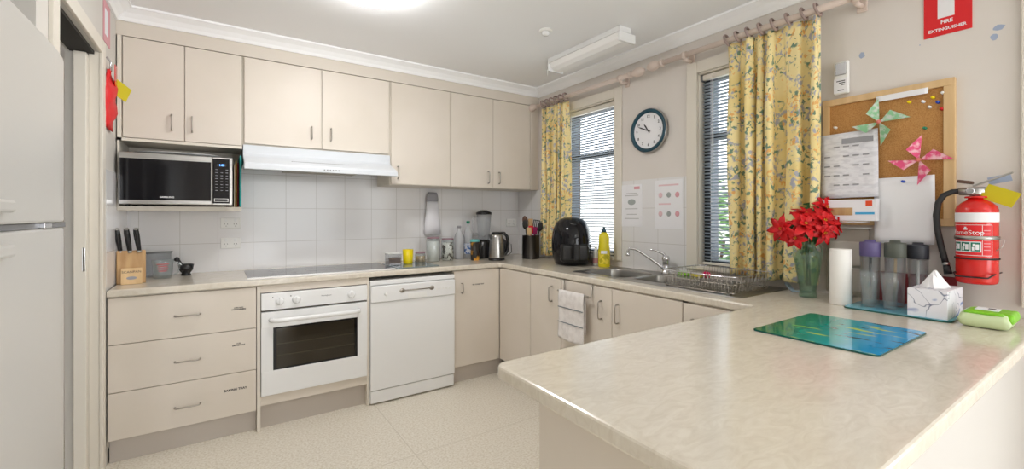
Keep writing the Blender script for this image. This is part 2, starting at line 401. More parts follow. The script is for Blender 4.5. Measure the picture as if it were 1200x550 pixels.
# ------------------------------------------------------------------ the room
sbuild(B(-5, .22, -7.2, .12, -.1, 0), 'floor', 'floor')
sbuild(B(-5, .22, -7.2, .12, CZ, CZ + .1), 'ceiling', 'ceil')
sbuild(B(-4.4, .22, 0, .12, 0, CZ), 'wall_back', 'wall')
def holes(x0, x1, y0, y1, zt, ops):   # a wall along y (y1 > y0) with openings [(ya, yb, za, zb)] from high y to low y
    mb = MB(); cur = y1
    for ya, yb, za, zb in ops:        # ya > yb
        if cur > ya: mb.box(x0, x1, ya, cur, 0, zt)
        if za > 0: mb.box(x0, x1, yb, ya, 0, za)
        mb.box(x0, x1, yb, ya, zb, zt); cur = yb
    mb.box(x0, x1, y0, cur, 0, zt); return mb
W1 = (-.68, -1.278, .965, 2.16); W2 = (-1.962, -2.56, .965, 2.16)
sbuild(holes(0, .10, -7.2, 0, CZ, [W1, W2, (-4.2, -6.4, 0, 2.15)]), 'wall_right', 'wall')  # opening beyond the two windows is unseen, added to admit fill light
sbuild(holes(.10, .22, -7.2, .12, CZ, [(-.66, -1.30, .93, 2.2), (-1.94, -2.58, .93, 2.2), (-4.2, -6.4, 0, 2.15)]), 'wall_outer_right', 'brick')
# left wall with the sliding door opening, then the fridge alcove
wl = MB()
wl.box(XL - .03, XL, -.73, 0, 0, CZ); wl.box(XL - .12, XL - .085, -.73, 0, 0, CZ)
wl.box(XL - .12, XL, -1.43, -.73, 2.06, CZ); wl.box(XL - .12, XL, -1.62, -1.43, 0, CZ)
wl.box(XL - .9, XL - .12, -1.62, -1.52, 0, CZ)
wl.box(XL - .9, XL - .8, -2.75, -1.62, 0, CZ); wl.box(XL - .9, XL, -2.85, -2.75, 0, CZ); wl.box(XL - .1, XL, -7.2, -2.85, 0, CZ)
sbuild(wl, 'wall_left', 'wallw')
sbuild(B(-4.4, -4.3, -1.62, 0, 0, CZ), 'wall_hall', 'hall')
rw = MB(); rw.box(XL - .1, -2.0, -7.2, -7.1, 0, CZ); rw.box(-.2, .22, -7.2, -7.1, 0, CZ); rw.box(-2.0, -.2, -7.2, -7.1, 2.15, CZ)  # unseen gap in the rear wall, added so fill light reaches the kitchen
sbuild(rw, 'wall_rear', 'wall')
# bulkhead over the wall cupboards
sbuild(B(XL, 0, -.33, 0, 2.29, CZ), 'wall_bulkhead', 'bulk')
# cornice
prof = [(0, 0), (0, -.07), (.01, -.07), (.02, -.052), (.04, -.03), (.06, -.018), (.07, -.012), (.078, -.012), (.078, 0)]
path = [((XL, -1.62), (1, 0)), ((XL, -.33), (1, -1)), ((0, -.33), (-1, -1)), ((0, -7.1), (-1, 0))]
mb = MB(); rows = [[mb.bm.verts.new((px + d * dx, py + d * dy, CZ + z)) for d, z in prof] for (px, py), (dx, dy) in path]
for a, b in zip(rows, rows[1:]):
    for i in range(len(prof)): 
        j = (i + 1) % len(prof); mb.bm.faces.new((a[i], a[j], b[j], b[i]))
mb.bm.faces.new(rows[0]); mb.bm.faces.new(rows[-1])
sbuild(mb, 'trim_1', 'cornice')
# door head and jamb architraves, side lining
tr = MB()
tr.box(XL, XL + .014, -.745, -.675, 0, 2.125, .003); tr.box(XL, XL + .014, -1.5, -.745, 2.06, 2.125, .003)
tr.box(XL, XL + .014, -1.5, -1.43, 0, 2.06, .003)
sbuild(tr, 'trim_2', 'trim')
sbuild(B(XL - .035, XL - .0005, -.745, -.732, 0, 2.06), 'trim_3', 'trim')
sbuild(B(XL - .1, XL - .015, -1.43, -.75, 2.045, 2.0595), 'trim_4', 'dark')
# batten at the right end of the window wall, skirting
sbuild(B(-.018, 0, -3.42, -3.285, .94, 2.36, .003), 'trim_5', 'trim')
# tiled splashbacks
sbuild(B(XL + .006, -.0, -.006, 0, .9, 1.72), 'trim_6', 'tileX')
t_ = MB(); t_.box(-.006, 0, -.62, -.006, .9, 1.512); t_.box(-.006, 0, -1.888, -1.352, .9, 1.53)
sbuild(t_, 'trim_7', 'tileY')
sbuild(B(XL, XL + .006, -.62, -.006, .9, 1.512), 'trim_8', 'tileY')
# windows: architrave, sill, dark frame with mid rail, pane
for n, (ya, yb, za, zb) in enumerate((W1, W2), 1):
    e = bpy.data.objects.new('window_%d' % n, None); COL.objects.link(e); e.location = (0, (ya + yb) / 2, za); struct(e)
    a = MB(); wd = .072
    a.box(-.016, 0, ya, ya + wd, za - .02, zb + wd, .003); a.box(-.016, 0, yb - wd, yb, za - .02, zb + wd, .003); a.box(-.016, 0, yb, ya, zb, zb + wd, .003)
    a.build('architrave', 'trim', e)
    B(-.03, .10, yb, ya, za - .02, za + .003, .003).build('window_sill', 'trim', e)
    l = MB(); l.box(.0, .056, ya - .008, ya - .0005, za, zb); l.box(.0, .056, yb + .0005, yb + .008, za, zb); l.box(0, .056, yb, ya, zb - .008, zb - .0005)
    l.build('reveal_lining', 'trim', e)
    f = MB(); x0, x1 = .058, .14
    f.box(x0, x1, ya - .05, ya, za, zb); f.box(x0, x1, yb, yb + .04, za, zb); f.box(x0, x1, yb + .04, ya - .05, za + .0035, za + .04); f.box(x0, x1, yb + .04, ya - .05, zb - .04, zb)
    f.box(.09, x1 + .01, yb + .04, ya - .05, 1.752, 1.788)
    f.build('window_frame', 'alu', e)
    B(.12, .124, yb + .04, ya - .05, za + .04, zb - .04).build('glass_pane', 'pane', e)
    # venetian blind, hung in the reveal
    b = thing('venetian_blind', 'narrow slatted venetian blind in the window ' + ('behind the black air fryer, left of the clock' if n == 1 else 'right of the clock, beside the wide curtain'), 'blind', (.035, (ya + yb) / 2, za), 'white venetian blinds')
    B(.02, .05, yb + .012, ya - .012, zb - .045, zb - .012, .003).build('head_rail', 'trim', b)
    B(.018, .053, yb + .009, yb + .02, zb - .05, zb - .01).build('end_bracket', 'grey', b); B(.018, .053, ya - .02, ya - .009, zb - .05, zb - .01).build('end_bracket', 'grey', b)
    s = MB(); z = za + .04
    while z < zb - .055:
        mt = Matrix.Translation((.035, 0, z)) @ Matrix.Rotation(R(19), 4, 'Y')
        s.box(-.0115, .0115, yb + .014, ya - .014, -.0005, .0005, mtx=mt); z += .0205
    s.build('slats', 'slat', b)
    B(.024, .046, yb + .014, ya - .014, za + .012, za + .026, .002).build('bottom_rail', 'trim', b)
    for q in (.12, .88):
        yy = ya + (yb - ya) * q
        MB().tube([(.0215, yy, za + .02), (.0215, yy, zb - .04)], .0012, 6).build('ladder_cord', 'whiteplas', b)
    MB().tube([(.012, ya - .09, zb - .03), (.012, ya - .09, 1.55)], .003, 8).build('tilt_wand', 'whiteplas', b)
# outside
sbuild(B(.22, 7, -9, 6, -.3, -.1), 'floor_outside', 'soil')
fe = MB(); fe.box(3.2, 3.3, -4, 6, -.1, 1.95)
tag(fe.build('boundary_wall', 'fence'), 'pale rendered boundary wall outside the windows', 'wall')
def shrub(loc, rad, n, label):
    t = thing('garden_shrub', label, 'shrub', loc, 'shrubs outside the windows')
    st = MB()
    for k in range(5):
        a = k * 1.3; st.tube([(0, 0, 0), (.1 * math.cos(a), .1 * math.sin(a), .5), (.28 * math.cos(a), .28 * math.sin(a), 1.1)], .02, 6)
    st.build('stem', 'brown', t, world=False)
    f = MB()
    for k in range(n):
        th = random.uniform(0, 2 * math.pi); ph = math.acos(random.uniform(-1, 1)); rr = rad * random.uniform(.45, 1)
        c = Vector((rr * math.sin(ph) * math.cos(th), rr * math.sin(ph) * math.sin(th), 1.15 + 1.15 * rr * math.cos(ph)))
        mt = Matrix.Translation(c) @ Matrix.Rotation(random.uniform(0, 6.3), 4, 'Z') @ Matrix.Rotation(random.uniform(0, 3), 4, 'X')
        s = .05
        f.add([(-s, 0, 0), (0, -s * .45, .01), (s, 0, 0), (0, s * .45, .01)], [(0, 1, 2, 3)], mt)
    f.build('foliage', 'leafout', t, world=False)
M['leafout'] = mat('shrub_leaf', srgb(120, 160, 96), .6)
shrub((1.9, -.85, -.1), .6, 900, 'green leafy shrub seen low through the blind right of the clock')

# ------------------------------------------------------------------ worktop (one continuous piece, L with peninsula)
out = [(XL, -.0065), (XL, -.615), (-.6, -.615), (-.6, -2.62)]
def arc(cx, cy, r, a0, a1, n=6): return [(cx + r * math.cos(R(a0 + (a1 - a0) * i / n)), cy + r * math.sin(R(a0 + (a1 - a0) * i / n))) for i in range(n + 1)]
PX0, PY0, PY1 = -1.89, -2.62, -3.352
out = [(XL + .0065, -.0065), (XL + .0065, -.615)] + arc(-.63, -.645, .03, 90, 0, 4) + arc(-.63, -2.59, .03, 0, -90, 4) + arc(PX0 + .035, PY0 - .035, .035, 90, 180) + arc(PX0 + .035, PY1 + .035, .035, 180, 270) + [(-.0065, PY1), (-.0065, -.0065)]
bm = bmesh.new(); vs = [bm.verts.new((x, y, BT)) for x, y in out]; f = bm.faces.new(vs); f.normal_update()
if f.normal.z < 0: f.normal_flip()
ex = bmesh.ops.extrude_face_region(bm, geom=[f]); low = [g for g in ex['geom'] if isinstance(g, bmesh.types.BMVert)]
for v in low: v.co.z -= .036
bmesh.ops.recalc_face_normals(bm, faces=bm.faces[:])
fe_ = [e for e in bm.edges if all(abs(v.co.z - BT) < 1e-5 for v in e.verts) and not all(v.co.y > -.01 for v in e.verts) and not all(v.co.x > -.01 for v in e.verts)]
bmesh.ops.bevel(bm, geom=fe_, offset=.011, segments=4, profile=.6, affect='EDGES')
fe_ = [e for e in bm.edges if all(abs(v.co.z - (BT - .036)) < 1e-5 for v in e.verts) and not all(v.co.y > -.01 for v in e.verts) and not all(v.co.x > -.01 for v in e.verts)]
bmesh.ops.bevel(bm, geom=fe_, offset=.006, segments=2, profile=.5, affect='EDGES')
me = bpy.data.meshes.new('worktop'); bm.to_mesh(me); bm.free(); me.materials.append(M['top'])
top = bpy.data.objects.new('worktop', me); COL.objects.link(top)
cut = B(-.485, -.115, -2.085, -1.385, .8, 1.0).build('cutter', 'dark')
md = top.modifiers.new('cut', 'BOOLEAN'); md.object = cut; md.operation = 'DIFFERENCE'; md.solver = 'EXACT'
dg = bpy.context.evaluated_depsgraph_get(); dg.update()
me2 = bpy.data.meshes.new_from_object(top.evaluated_get(dg)); top.modifiers.clear(); top.data = me2; me2.name = 'worktop'
bpy.data.objects.remove(cut)
tag(top, 'pale mottled stone-look laminate worktop running round the kitchen and peninsula', 'worktop')

# ------------------------------------------------------------------ cupboards
def bow(p0, p1, out_, r=.0042, h=.028):      # a wire pull between two points standing off by h along out_
    p0, p1, o = Vector(p0), Vector(p1), Vector(out_); d = (p1 - p0).normalized(); g = .012
    pts = [p0, p0 + o * h * .7, p0 + o * h + d * g * .5, p0 + o * (h + .002) + d * g * 1.6, p1 + o * (h + .002) - d * g * 1.6, p1 + o * h - d * g * .5, p1 + o * h * .7, p1]
    return MB().tube(pts, r, 8)
def front_y(par, name, x0, x1, z0, z1, y=-.6, th=.018, hx=None, g=.0018):   # front facing -y, with a bow handle hx=(x,z0,z1) or (xa,xb,z)
    d = B(x0 + g, x1 - g, y, y + th, z0 + g, z1 - g, .0012, 1).build(name, 'cab', par)
    if hx:
        if hx[0] == 'v': h = bow((hx[1], y, hx[2]), (hx[1], y, hx[3]), (0, -1, 0))
        else: h = bow((hx[1], y, hx[3]), (hx[2], y, hx[3]), (0, -1, 0))
        h.build('handle', 'handle', d)
    return d
def front_x(par, name, ya, yb, z0, z1, x=-.6, th=.018, hv=None, g=.0018):
    d = B(x, x + th, yb + g, ya - g, z0 + g, z1 - g, .0012, 1).build(name, 'cab', par)
    if hv: bow((x, hv[0], hv[1]), (x, hv[0], hv[2]), (-1, 0, 0)).build('handle', 'handle', d)
    return d
CB = .862
# drawers
t = thing('drawer_unit', 'cream base unit of three wide drawers left of the oven', 'drawers', (-2.61, -.3, 0))
c = MB(); c.box(-2.942, -2.289, -.58, -.01, .125, CB); c.box(-2.942, -2.9395, -.6, -.58, .1, CB)
c.build('carcass', 'carc', t); B(-2.942, -2.289, -.55, -.535, 0, .125).build('kickboard', 'kick', t)
for z0, z1, hz, lines, lz in ((.617, CB - .004, .736, ['CUPS AND', 'CONTAINERS'], .743), (.372, .617, .488, ['CUPS', 'SAUCEPANS'], .536), (.128, .372, .24, ['BAKING TRAY'], .278)):
    d = front_y(t, 'drawer', -2.941, -2.2885, z0, z1, hx=('h', -2.671, -2.558, hz))
    if len(lines) == 1: text('lettering', lines[0], .0175, 'ink', d, (-2.393, -.6006, lz), RB)
    else:
        text('lettering', lines[0], .0085, 'ink', d, (-2.378, -.6006, lz + .004), RB, sx=1.1); text('lettering', lines[1], .0105, 'ink', d, (-2.378, -.6006, lz - .006), RB, sx=1.1)
# oven housing
t = thing('oven_housing', 'cream open cabinet frame that holds the white oven', 'cabinet', (-1.96, -.3, 0))
B(-2.2865, -2.268, -.6, -.01, 0, CB).build('side_panel', 'carc', t); B(-1.648, -1.634, -.6, -.01, 0, CB).build('side_panel', 'carc', t)
B(-2.2675, -1.6485, -.6, -.05, .82, CB).build('top_rail', 'cab', t); B(-2.2675, -1.6485, -.6, -.05, .15, .203).build('bottom_rail', 'cab', t)
B(-2.2675, -1.6485, -.55, -.535, 0, .15).build('kickboard', 'kick', t)
# oven
t = thing('wall_oven', 'white built-in oven with dark glass window and three knobs', 'oven', (-1.957, -.35, .205))
B(-2.262, -1.652, -.57, -.06, .206, .815).build('body', 'enamel', t)
cp = B(-2.265, -1.6495, -.612, -.575, .714, .814, .004).build('control_panel', 'white', t)
for x in (-2.168, -2.078, -1.752):
    k = MB(); k.lathe([(.024, 0), (.0245, -.006), (.021, -.012), (.018, -.02), (.014, -.022)], (x, -.612, .764), 24, 'Y')
    k.box(x - .004, x + .004, -.643, -.63, .745, .783, .002); k.build('knob', 'white', t)
for x in (-2.205, -2.108): MB().lathe([(.003, 0), (.003, -.001)], (x, -.6122, .789), 12, 'Y').build('marker_dot', 'ink', cp)
text('lettering', 'Westinghouse', .0105, 'greyink', cp, (-1.905, -.6123, .772), RB)
d = MB(); d.box(-2.265, -1.6495, -.612, -.575, .206, .352, .004); d.box(-2.265, -1.6495, -.612, -.575, .607, .703, .004)
d.box(-2.265, -2.203, -.612, -.575, .35, .609); d.box(-1.712, -1.6495, -.612, -.575, .35, .609)
dr = d.build('door', 'white', t)
M['ovenglass'] = thin('smoked_oven_glass', (.75, .72, .66), .03, .9, .42, srgb(84, 76, 62))
gl = MB(); gl.box(-2.2025, -1.7125, -.607, -.603, .3525, .6065); gl.build('window_glass', 'ovenglass', dr)
fr = MB(); fr.box(-2.2028, -2.185, -.6085, -.6075, .3522, .6068); fr.box(-1.73, -1.7122, -.6085, -.6075, .3522, .6068)
fr.box(-2.185, -1.73, -.6085, -.6075, .3522, .362); fr.box(-2.185, -1.73, -.6085, -.6075, .597, .6068); fr.build('window_surround', 'gloss', dr)
for z in (.43, .50):
    rk = MB(); rk.tube([(-2.19, -.592, z), (-1.725, -.592, z)], .0028, 8); rk.tube([(-2.19, -.582, z), (-1.725, -.582, z)], .0015, 8)
    rk.build('oven_rack', 'carc', t)
h = MB(); h.tube([(-2.215, -.612, .655), (-2.21, -.64, .655), (-2.19, -.652, .655)] + [(-2.16 + i * .02, -.655, .655) for i in range(21)] + [(-1.735, -.652, .655), (-1.71, -.64, .655), (-1.705, -.612, .655)], .014, 12)
h.build('handle', 'white', dr)
# dishwasher
t = thing('dishwasher', 'white freestanding dishwasher with a small handle recess between oven and cupboard', 'dishwasher', (-1.32, -.3, 0))
B(-1.629, -1.008, -.6, -.04, .01, .83).build('body', 'whiteplas', t)
B(-1.63, -1.007, -.618, -.03, .808, .838, .004).build('lid', 'white', t)
d = B(-1.629, -1.008, -.622, -.601, .10, .690, .004).build('door', 'white', t)
cp = MB(); cp.box(-1.629, -1.008, -.632, -.601, .692, .803, .006); cp = cp.build('control_panel', 'white', t)
B(-1.375, -1.235, -.6345, -.632, .700, .735, .001).build('handle_recess', 'whiteplas', cp)
k = MB(); k.ico((-1.415, -.633, .758), .02, 2, (1, .18, .8)); k.ico((-1.195, -.633, .758), .02, 2, (1, .18, .8)); k.tube([(-1.41, -.634, .758), (-1.20, -.634, .758)], .004, 8); k.build('ornate_handle_plate', 'handle', cp)
MB().lathe([(.010, 0), (.010, -.008), (.008, -.010)], (-1.53, -.632, .745), 20, 'Y').build('power_button', 'whiteplas', cp)
for i in range(5): MB().lathe([(.006, 0), (.006, -.003)], (-1.155 + i * .025, -.632, .745), 14, 'Y').build('button', 'whiteplas', cp)
B(-1.625, -1.012, -.616, -.601, .012, .095, .003).build('toe_panel', 'white', t)
# corner cupboard in the back run
t = thing('corner_cupboard', 'cream single-door base cupboard right of the dishwasher, lettered near its handle', 'cupboard', (-.8, -.3, 0))
B(-1.0035, -.602, -.58, -.01, .125, CB).build('carcass', 'carc', t); B(-1.0035, -.54, -.55, -.535, 0, .125).build('kickboard', 'kick', t)
d = front_y(t, 'door', -1.0035, -.6, .13, CB - .004, hx=('v', -.939, .69, .762))
text('lettering', 'TEA TOWEL TRAY', .0125, 'ink', d, (-.795, -.6006, .744), RB)
# window run
def base_x(label, ya, yb, doors, cat='cupboard', name='base_cupboard'):
    t = thing(name, label, cat, (-.3, (ya + yb) / 2, 0))
    c = MB(); c.box(-.58, -.56, yb + .001, ya - .001, .125, CB); c.box(-.58, -.01, ya - .018, ya - .001, .125, CB); c.box(-.58, -.01, yb + .001, yb + .018, .125, CB); c.box(-.58, -.01, yb + .018, ya - .018, .125, .14)
    c.build('carcass', 'carc', t); B(-.55, -.535, yb + .001, ya - .001, 0, .125).build('kickboard', 'kick', t)
    for a, b, z0, z1, hv in doors: front_x(t, 'door' if hv else 'filler_panel', a, b, z0, z1, hv=hv)
    return t
base_x('cream base cupboard with blank panel in the inner corner left of the hanging towel', -.602, -1.362, [(-.602, -1.02, .13, CB - .004, None), (-1.02, -1.362, .13, CB - .004, (-1.269, .70, .80))])
base_x('cream two-door sink cupboard behind the hanging towel', -1.364, -2.272, [(-1.364, -1.811, .13, CB - .004, (-1.729, .67, .775)), (-1.811, -2.272, .13, CB - .004, (-1.86, .67, .775))], name='sink_cupboard')
base_x('cream narrow base cupboard beside the peninsula under the dish rack', -2.274, -2.62, [(-2.274, -2.62, .13, CB - .006, (-2.33, .68, .785))])
# peninsula
t = thing('peninsula_cabinet', 'plain cream cabinet carrying the peninsula worktop', 'cabinet', (-.9, -3, 0))
B(-1.80, -1.782, -3.28, -2.70, 0, CB).build('end_panel', 'cab', t)
c = MB(); c.box(-1.782, -.62, -3.26, -2.72, .125, CB); c.box(-.62, -.01, -3.26, -2.65, .125, CB); c.build('carcass', 'carc', t)
for i in range(2): front_door = B(-1.782 + i * .58, -1.205 + i * .58, -2.72, -2.702, .13, CB - .004, .001).build('door', 'cab', t)
B(-1.80, -.01, -3.30, -3.282, 0, CB).build('back_panel', M['gpanel'], t); B(-1.78, -.62, -2.76, -2.75, 0, .125).build('kickboard', 'kick', t)

# wall cupboards
UY = -.333
t = thing('wall_cupboard', 'cream two-door wall cupboard with open microwave shelf at the far left', 'cupboard', (-2.65, -.17, 1.31))
c = MB(); c.box(-2.944, -2.350, UY + .018, -.008, 1.70, 2.288); c.box(-2.944, -2.35, UY, UY + .018, 1.70, 1.716); c.box(-2.944, -2.925, UY, UY + .018, 1.70, 2.288)
c.build('carcass', 'carc', t)
sp = MB(); sp.box(-2.944, -2.934, UY, -.008, 1.333, 1.70); sp.build('side_panel', 'carc', t)
B(-2.944, -2.354, UY, -.008, 1.307, 1.333, .001).build('shelf', 'carc', t)
B(-2.934, -2.36, -.02, -.008, 1.334, 1.70).build('back_panel', 'carc', t)
front_y(t, 'door', -2.922, -2.6425, 1.718, 2.286, UY, .016, ('v', -2.702, 1.778, 1.868)); front_y(t, 'door', -2.6425, -2.356, 1.718, 2.286, UY, .016, ('v', -2.606, 1.778, 1.868))
t = thing('wall_cupboard', 'cream two-door wall cupboard directly above the white rangehood', 'cupboard', (-1.88, -.17, 1.73))
B(-2.348, -1.402, UY + .018, -.008, 1.73, 2.288).build('carcass', 'carc', t)
front_y(t, 'door', -2.34, -1.881, 1.737, 2.286, UY, .016, ('v', -1.946, 1.80, 1.882)); front_y(t, 'door', -1.881, -1.412, 1.737, 2.286, UY, .016, ('v', -1.822, 1.80, 1.882))
t = thing('wall_cupboard', 'cream single-door tall wall cupboard right of the rangehood', 'cupboard', (-1.15, -.17, 1.515))
c = B(-1.400, -.902, UY + .018, -.008, 1.513, 2.288).build('carcass', 'carc', t)
front_y(t, 'door', -1.395, -.902, 1.515, 2.286, UY, .016, ('v', -1.345, 1.56, 1.65))
t = thing('wall_cupboard', 'cream two-door tall wall cupboard at the right beside the small curtain', 'cupboard', (-.45, -.17, 1.515))
B(-.900, -.002, UY + .018, -.008, 1.513, 2.288).build('carcass', 'carc', t)
front_y(t, 'door', -.9, -.496, 1.515, 2.286, UY, .016, ('v', -.548, 1.556, 1.654)); front_y(t, 'door', -.496, -.1, 1.515, 2.286, UY, .016, ('v', -.44, 1.556, 1.654))
B(-.098, -.002, UY, UY + .016, 1.515, 2.286).build('filler_panel', 'cab', t)
# rangehood
t = thing('rangehood', 'white slide-out rangehood with vent slots above the cooktop', 'rangehood', (-1.88, -.25, 1.56))
MB().prism([(-.02, 1.60), (-.02, 1.728), (-.338, 1.728), (-.338, 1.672), (-.352, 1.655), (-.488, 1.602), (-.492, 1.572), (-.48, 1.570), (-.34, 1.60)], 'X', -2.346, -1.404).build('body', 'hood', t, bev=.002)
B(-2.347, -1.403, -.508, -.488, 1.560, 1.592, .004).build('front_lip', 'hood', t)
B(-2.1, -1.62, -.44, -.08, 1.582, 1.5985).build('filter', 'gbeige', t)
sl = MB()
for i in range(28): sl.box(-2.1 + i * .013, -2.092 + i * .013, -.0005, .0005, -.004, .004, mtx=Matrix.Translation((.02, -.42, 1.6295)) @ Matrix.Rotation(R(-68), 4, 'X'))
sl.build('vent_slots', 'grey', t)
sl = MB()
for i in range(6): sl.box(-1.90 + i * .018, -1.892 + i * .018, -.5092, -.508, 1.573, 1.581)
sl.build('control_marks', 'grey', t)

# ------------------------------------------------------------------ fridge
t = thing('refrigerator', 'tall white fridge freezer at the left edge beside the doorway', 'fridge', (-3.16, -2.28, 0))
B(-3.5, -2.90, -2.66, -1.905, .03, 1.70, .006).build('body', 'fridge', t)
def fdoor(z0, z1, name):
    # door with gently curved front across its width (bulging toward +x)
    pts = [(-2.896, -2.66)]; n = 16
    for i in range(n + 1):
        q = i / n; y = -2.66 + q * .765; pts.append((-2.830 + .014 * (1 - (2 * q - 1) ** 6), y))
    pts.append((-2.896, -1.895))
    o = MB().prism(pts, 'Z', z0, z1).build(name, 'fridge', t, bev=.006)
    return o
fz = fdoor(1.262, 1.705, 'freezer_door'); fd = fdoor(.06, 1.248, 'fridge_door')
B(-2.89, -2.825, -2.655, -1.905, 1.249, 1.261).build('door_gap_trim', 'grey', t)
B(-2.83, -2.814, -2.12, -2.07, 1.249, 1.262, .002).build('chrome_badge', 'chrome', t)
B(-2.822, -2.8, -2.60, -2.35, 1.285, 1.31, .006).build('handle', 'fridge', fz)
B(-2.822, -2.8, -2.60, -2.35, 1.20, 1.225, .006).build('handle', 'fridge', fd)
for x in (-3.4, -2.95):
    for y in (-2.6, -1.98): MB().lathe([(.02, 0), (.02, .03)], (x, y, 0), 14).build('foot', 'grey', t)
# sliding door leaf
e = bpy.data.objects.new('door_1', None); COL.objects.link(e); e.location = (XL - .06, -.5, 0); struct(e)
B(XL - .08, XL - .036, -.79, -.06, .012, 2.04, .003).build('door_leaf', 'trim', e)
B(XL - .049, XL - .040, -.7925, -.7895, 1.02, 1.13, .001).build('lock_plate', 'chrome', e)
# picture / sign high on the left wall and hanging red cloth with tag
t = thing('wall_sign', 'narrow pinkish fire safety sign high on the left wall above the red bag', 'sign', (XL + .002, -.6, 2.14))
B(XL + .0005, XL + .003, -.66, -.50, 2.15, 2.36).build('panel', 'pinkink', t); B(XL + .003, XL + .0036, -.63, -.56, 2.19, 2.32).build('white_emblem', 'paper', t)
t = thing('fire_blanket_bag', 'red soft bag hanging on the left wall by the doorway', 'bag', (XL + .03, -.58, 1.74))
b = MB(); n = 14; rows = []
for i in range(n + 1):
    q = i / n; z = 2.02 - q * .30; hw = .025 + .075 * min(1, q * 3); th = .006 + .022 * math.sin(math.pi * min(1, q * 1.02)) + .004
    rows.append([b.bm.verts.new((XL + .008 + (th + .01 * math.sin(k * 1.3 + i)) * (1 if k < 6 else 0) * math.sin(math.pi * (k % 6 + .5) / 6), -.585 + (-hw + 2 * hw * (k / 5.) if k < 6 else hw - 2 * hw * ((k - 6) / 5.)), z)) for k in range(12)])
for a, c in zip(rows, rows[1:]):
    for k in range(12): b.bm.faces.new((a[k], a[(k + 1) % 12], c[(k + 1) % 12], c[k]))
b.bm.faces.new(rows[0]); b.bm.faces.new(rows[-1])
b.build('pouch', 'redsign', t, smooth=True)
MB().tube([(XL + .004, -.6, 2.08), (XL + .02, -.6, 2.06), (XL + .02, -.6, 2.01)], .005, 8).build('hook', 'chrome', t)
B(XL + .035, XL + .038, -.60, -.55, 1.94, 2.05).build('strap', 'red', t)
t2 = B(-.045, .045, -.001, .001, -.04, .04, mtx=Matrix.Translation((XL + .05, -.53, 1.935)) @ Matrix.Rotation(R(50), 4, 'Z') @ Matrix.Rotation(R(24), 4, 'Y')).build('yellow_tag', 'tagy', t)

# ------------------------------------------------------------------ lights on the ceiling
t = thing('oyster_ceiling_light', 'round white glowing oyster light on the ceiling', 'light', (-1.855, -1.40, 2.36))
MB().lathe([(.0, 2.4395), (.205, 2.4395), (.205, 2.42), (.195, 2.418)], (-1.855, -1.40, 0), 48, close=False).build('base_ring', 'white', t)
MB().lathe([(.193, 2.42), (.19, 2.405), (.17, 2.385), (.13, 2.370), (.07, 2.361), (.001, 2.358)], (-1.855, -1.40, 0), 48).build('diffuser', 'diff', t)
t = thing('oyster_ceiling_light', 'added fill lamp shaped like an oyster light, unseen on the rear ceiling', 'light', (-1.5, -5.2, 2.36))  # unseen second lamp, added to brighten the room
MB().lathe([(.0, 2.4395), (.205, 2.4395), (.205, 2.42), (.195, 2.418)], (-1.5, -5.2, 0), 48, close=False).build('base_ring', 'white', t)
MB().lathe([(.193, 2.42), (.19, 2.405), (.17, 2.385), (.13, 2.370), (.07, 2.361), (.001, 2.358)], (-1.5, -5.2, 0), 48).build('diffuser', 'diff_fill', t)
t = thing('fluorescent_batten', 'white rectangular fluorescent batten light near the window wall', 'light', (-.385, -1.38, 2.36))
B(-.45, -.345, -1.735, -1.035, 2.405, 2.439, .003).build('base', 'white', t)
MB().prism([(-.445, 2.404), (-.325, 2.404), (-.318, 2.36), (-.33, 2.352), (-.40, 2.352), (-.43, 2.37)], 'Y', -1.715, -1.045).build('diffuser', 'tubeglow', t, bev=.003)
B(-.45, -.31, -1.735, -1.716, 2.348, 2.404, .003).build('end_cap', 'white', t); B(-.45, -.31, -1.044, -1.030, 2.348, 2.404, .003).build('end_cap', 'white', t)
MB().tube([(-.45, -1.03, 2.36), (-.452, -1.03, 2.31)], .003, 8).build('pull_cord', 'whiteplas', t)
t = thing('ceiling_sensor', 'small round white detector on the ceiling by the batten light', 'detector', (-.773, -1.42, 2.41))
MB().lathe([(.04, 2.4395), (.04, 2.432), (.034, 2.428)], (-.773, -1.42, 0), 28).build('base', 'whiteplas', t)
MB().lathe([(.024, 2.428), (.024, 2.412), (.018, 2.406), (.001, 2.404)], (-.773, -1.42, 0), 28).build('dome', 'white', t)

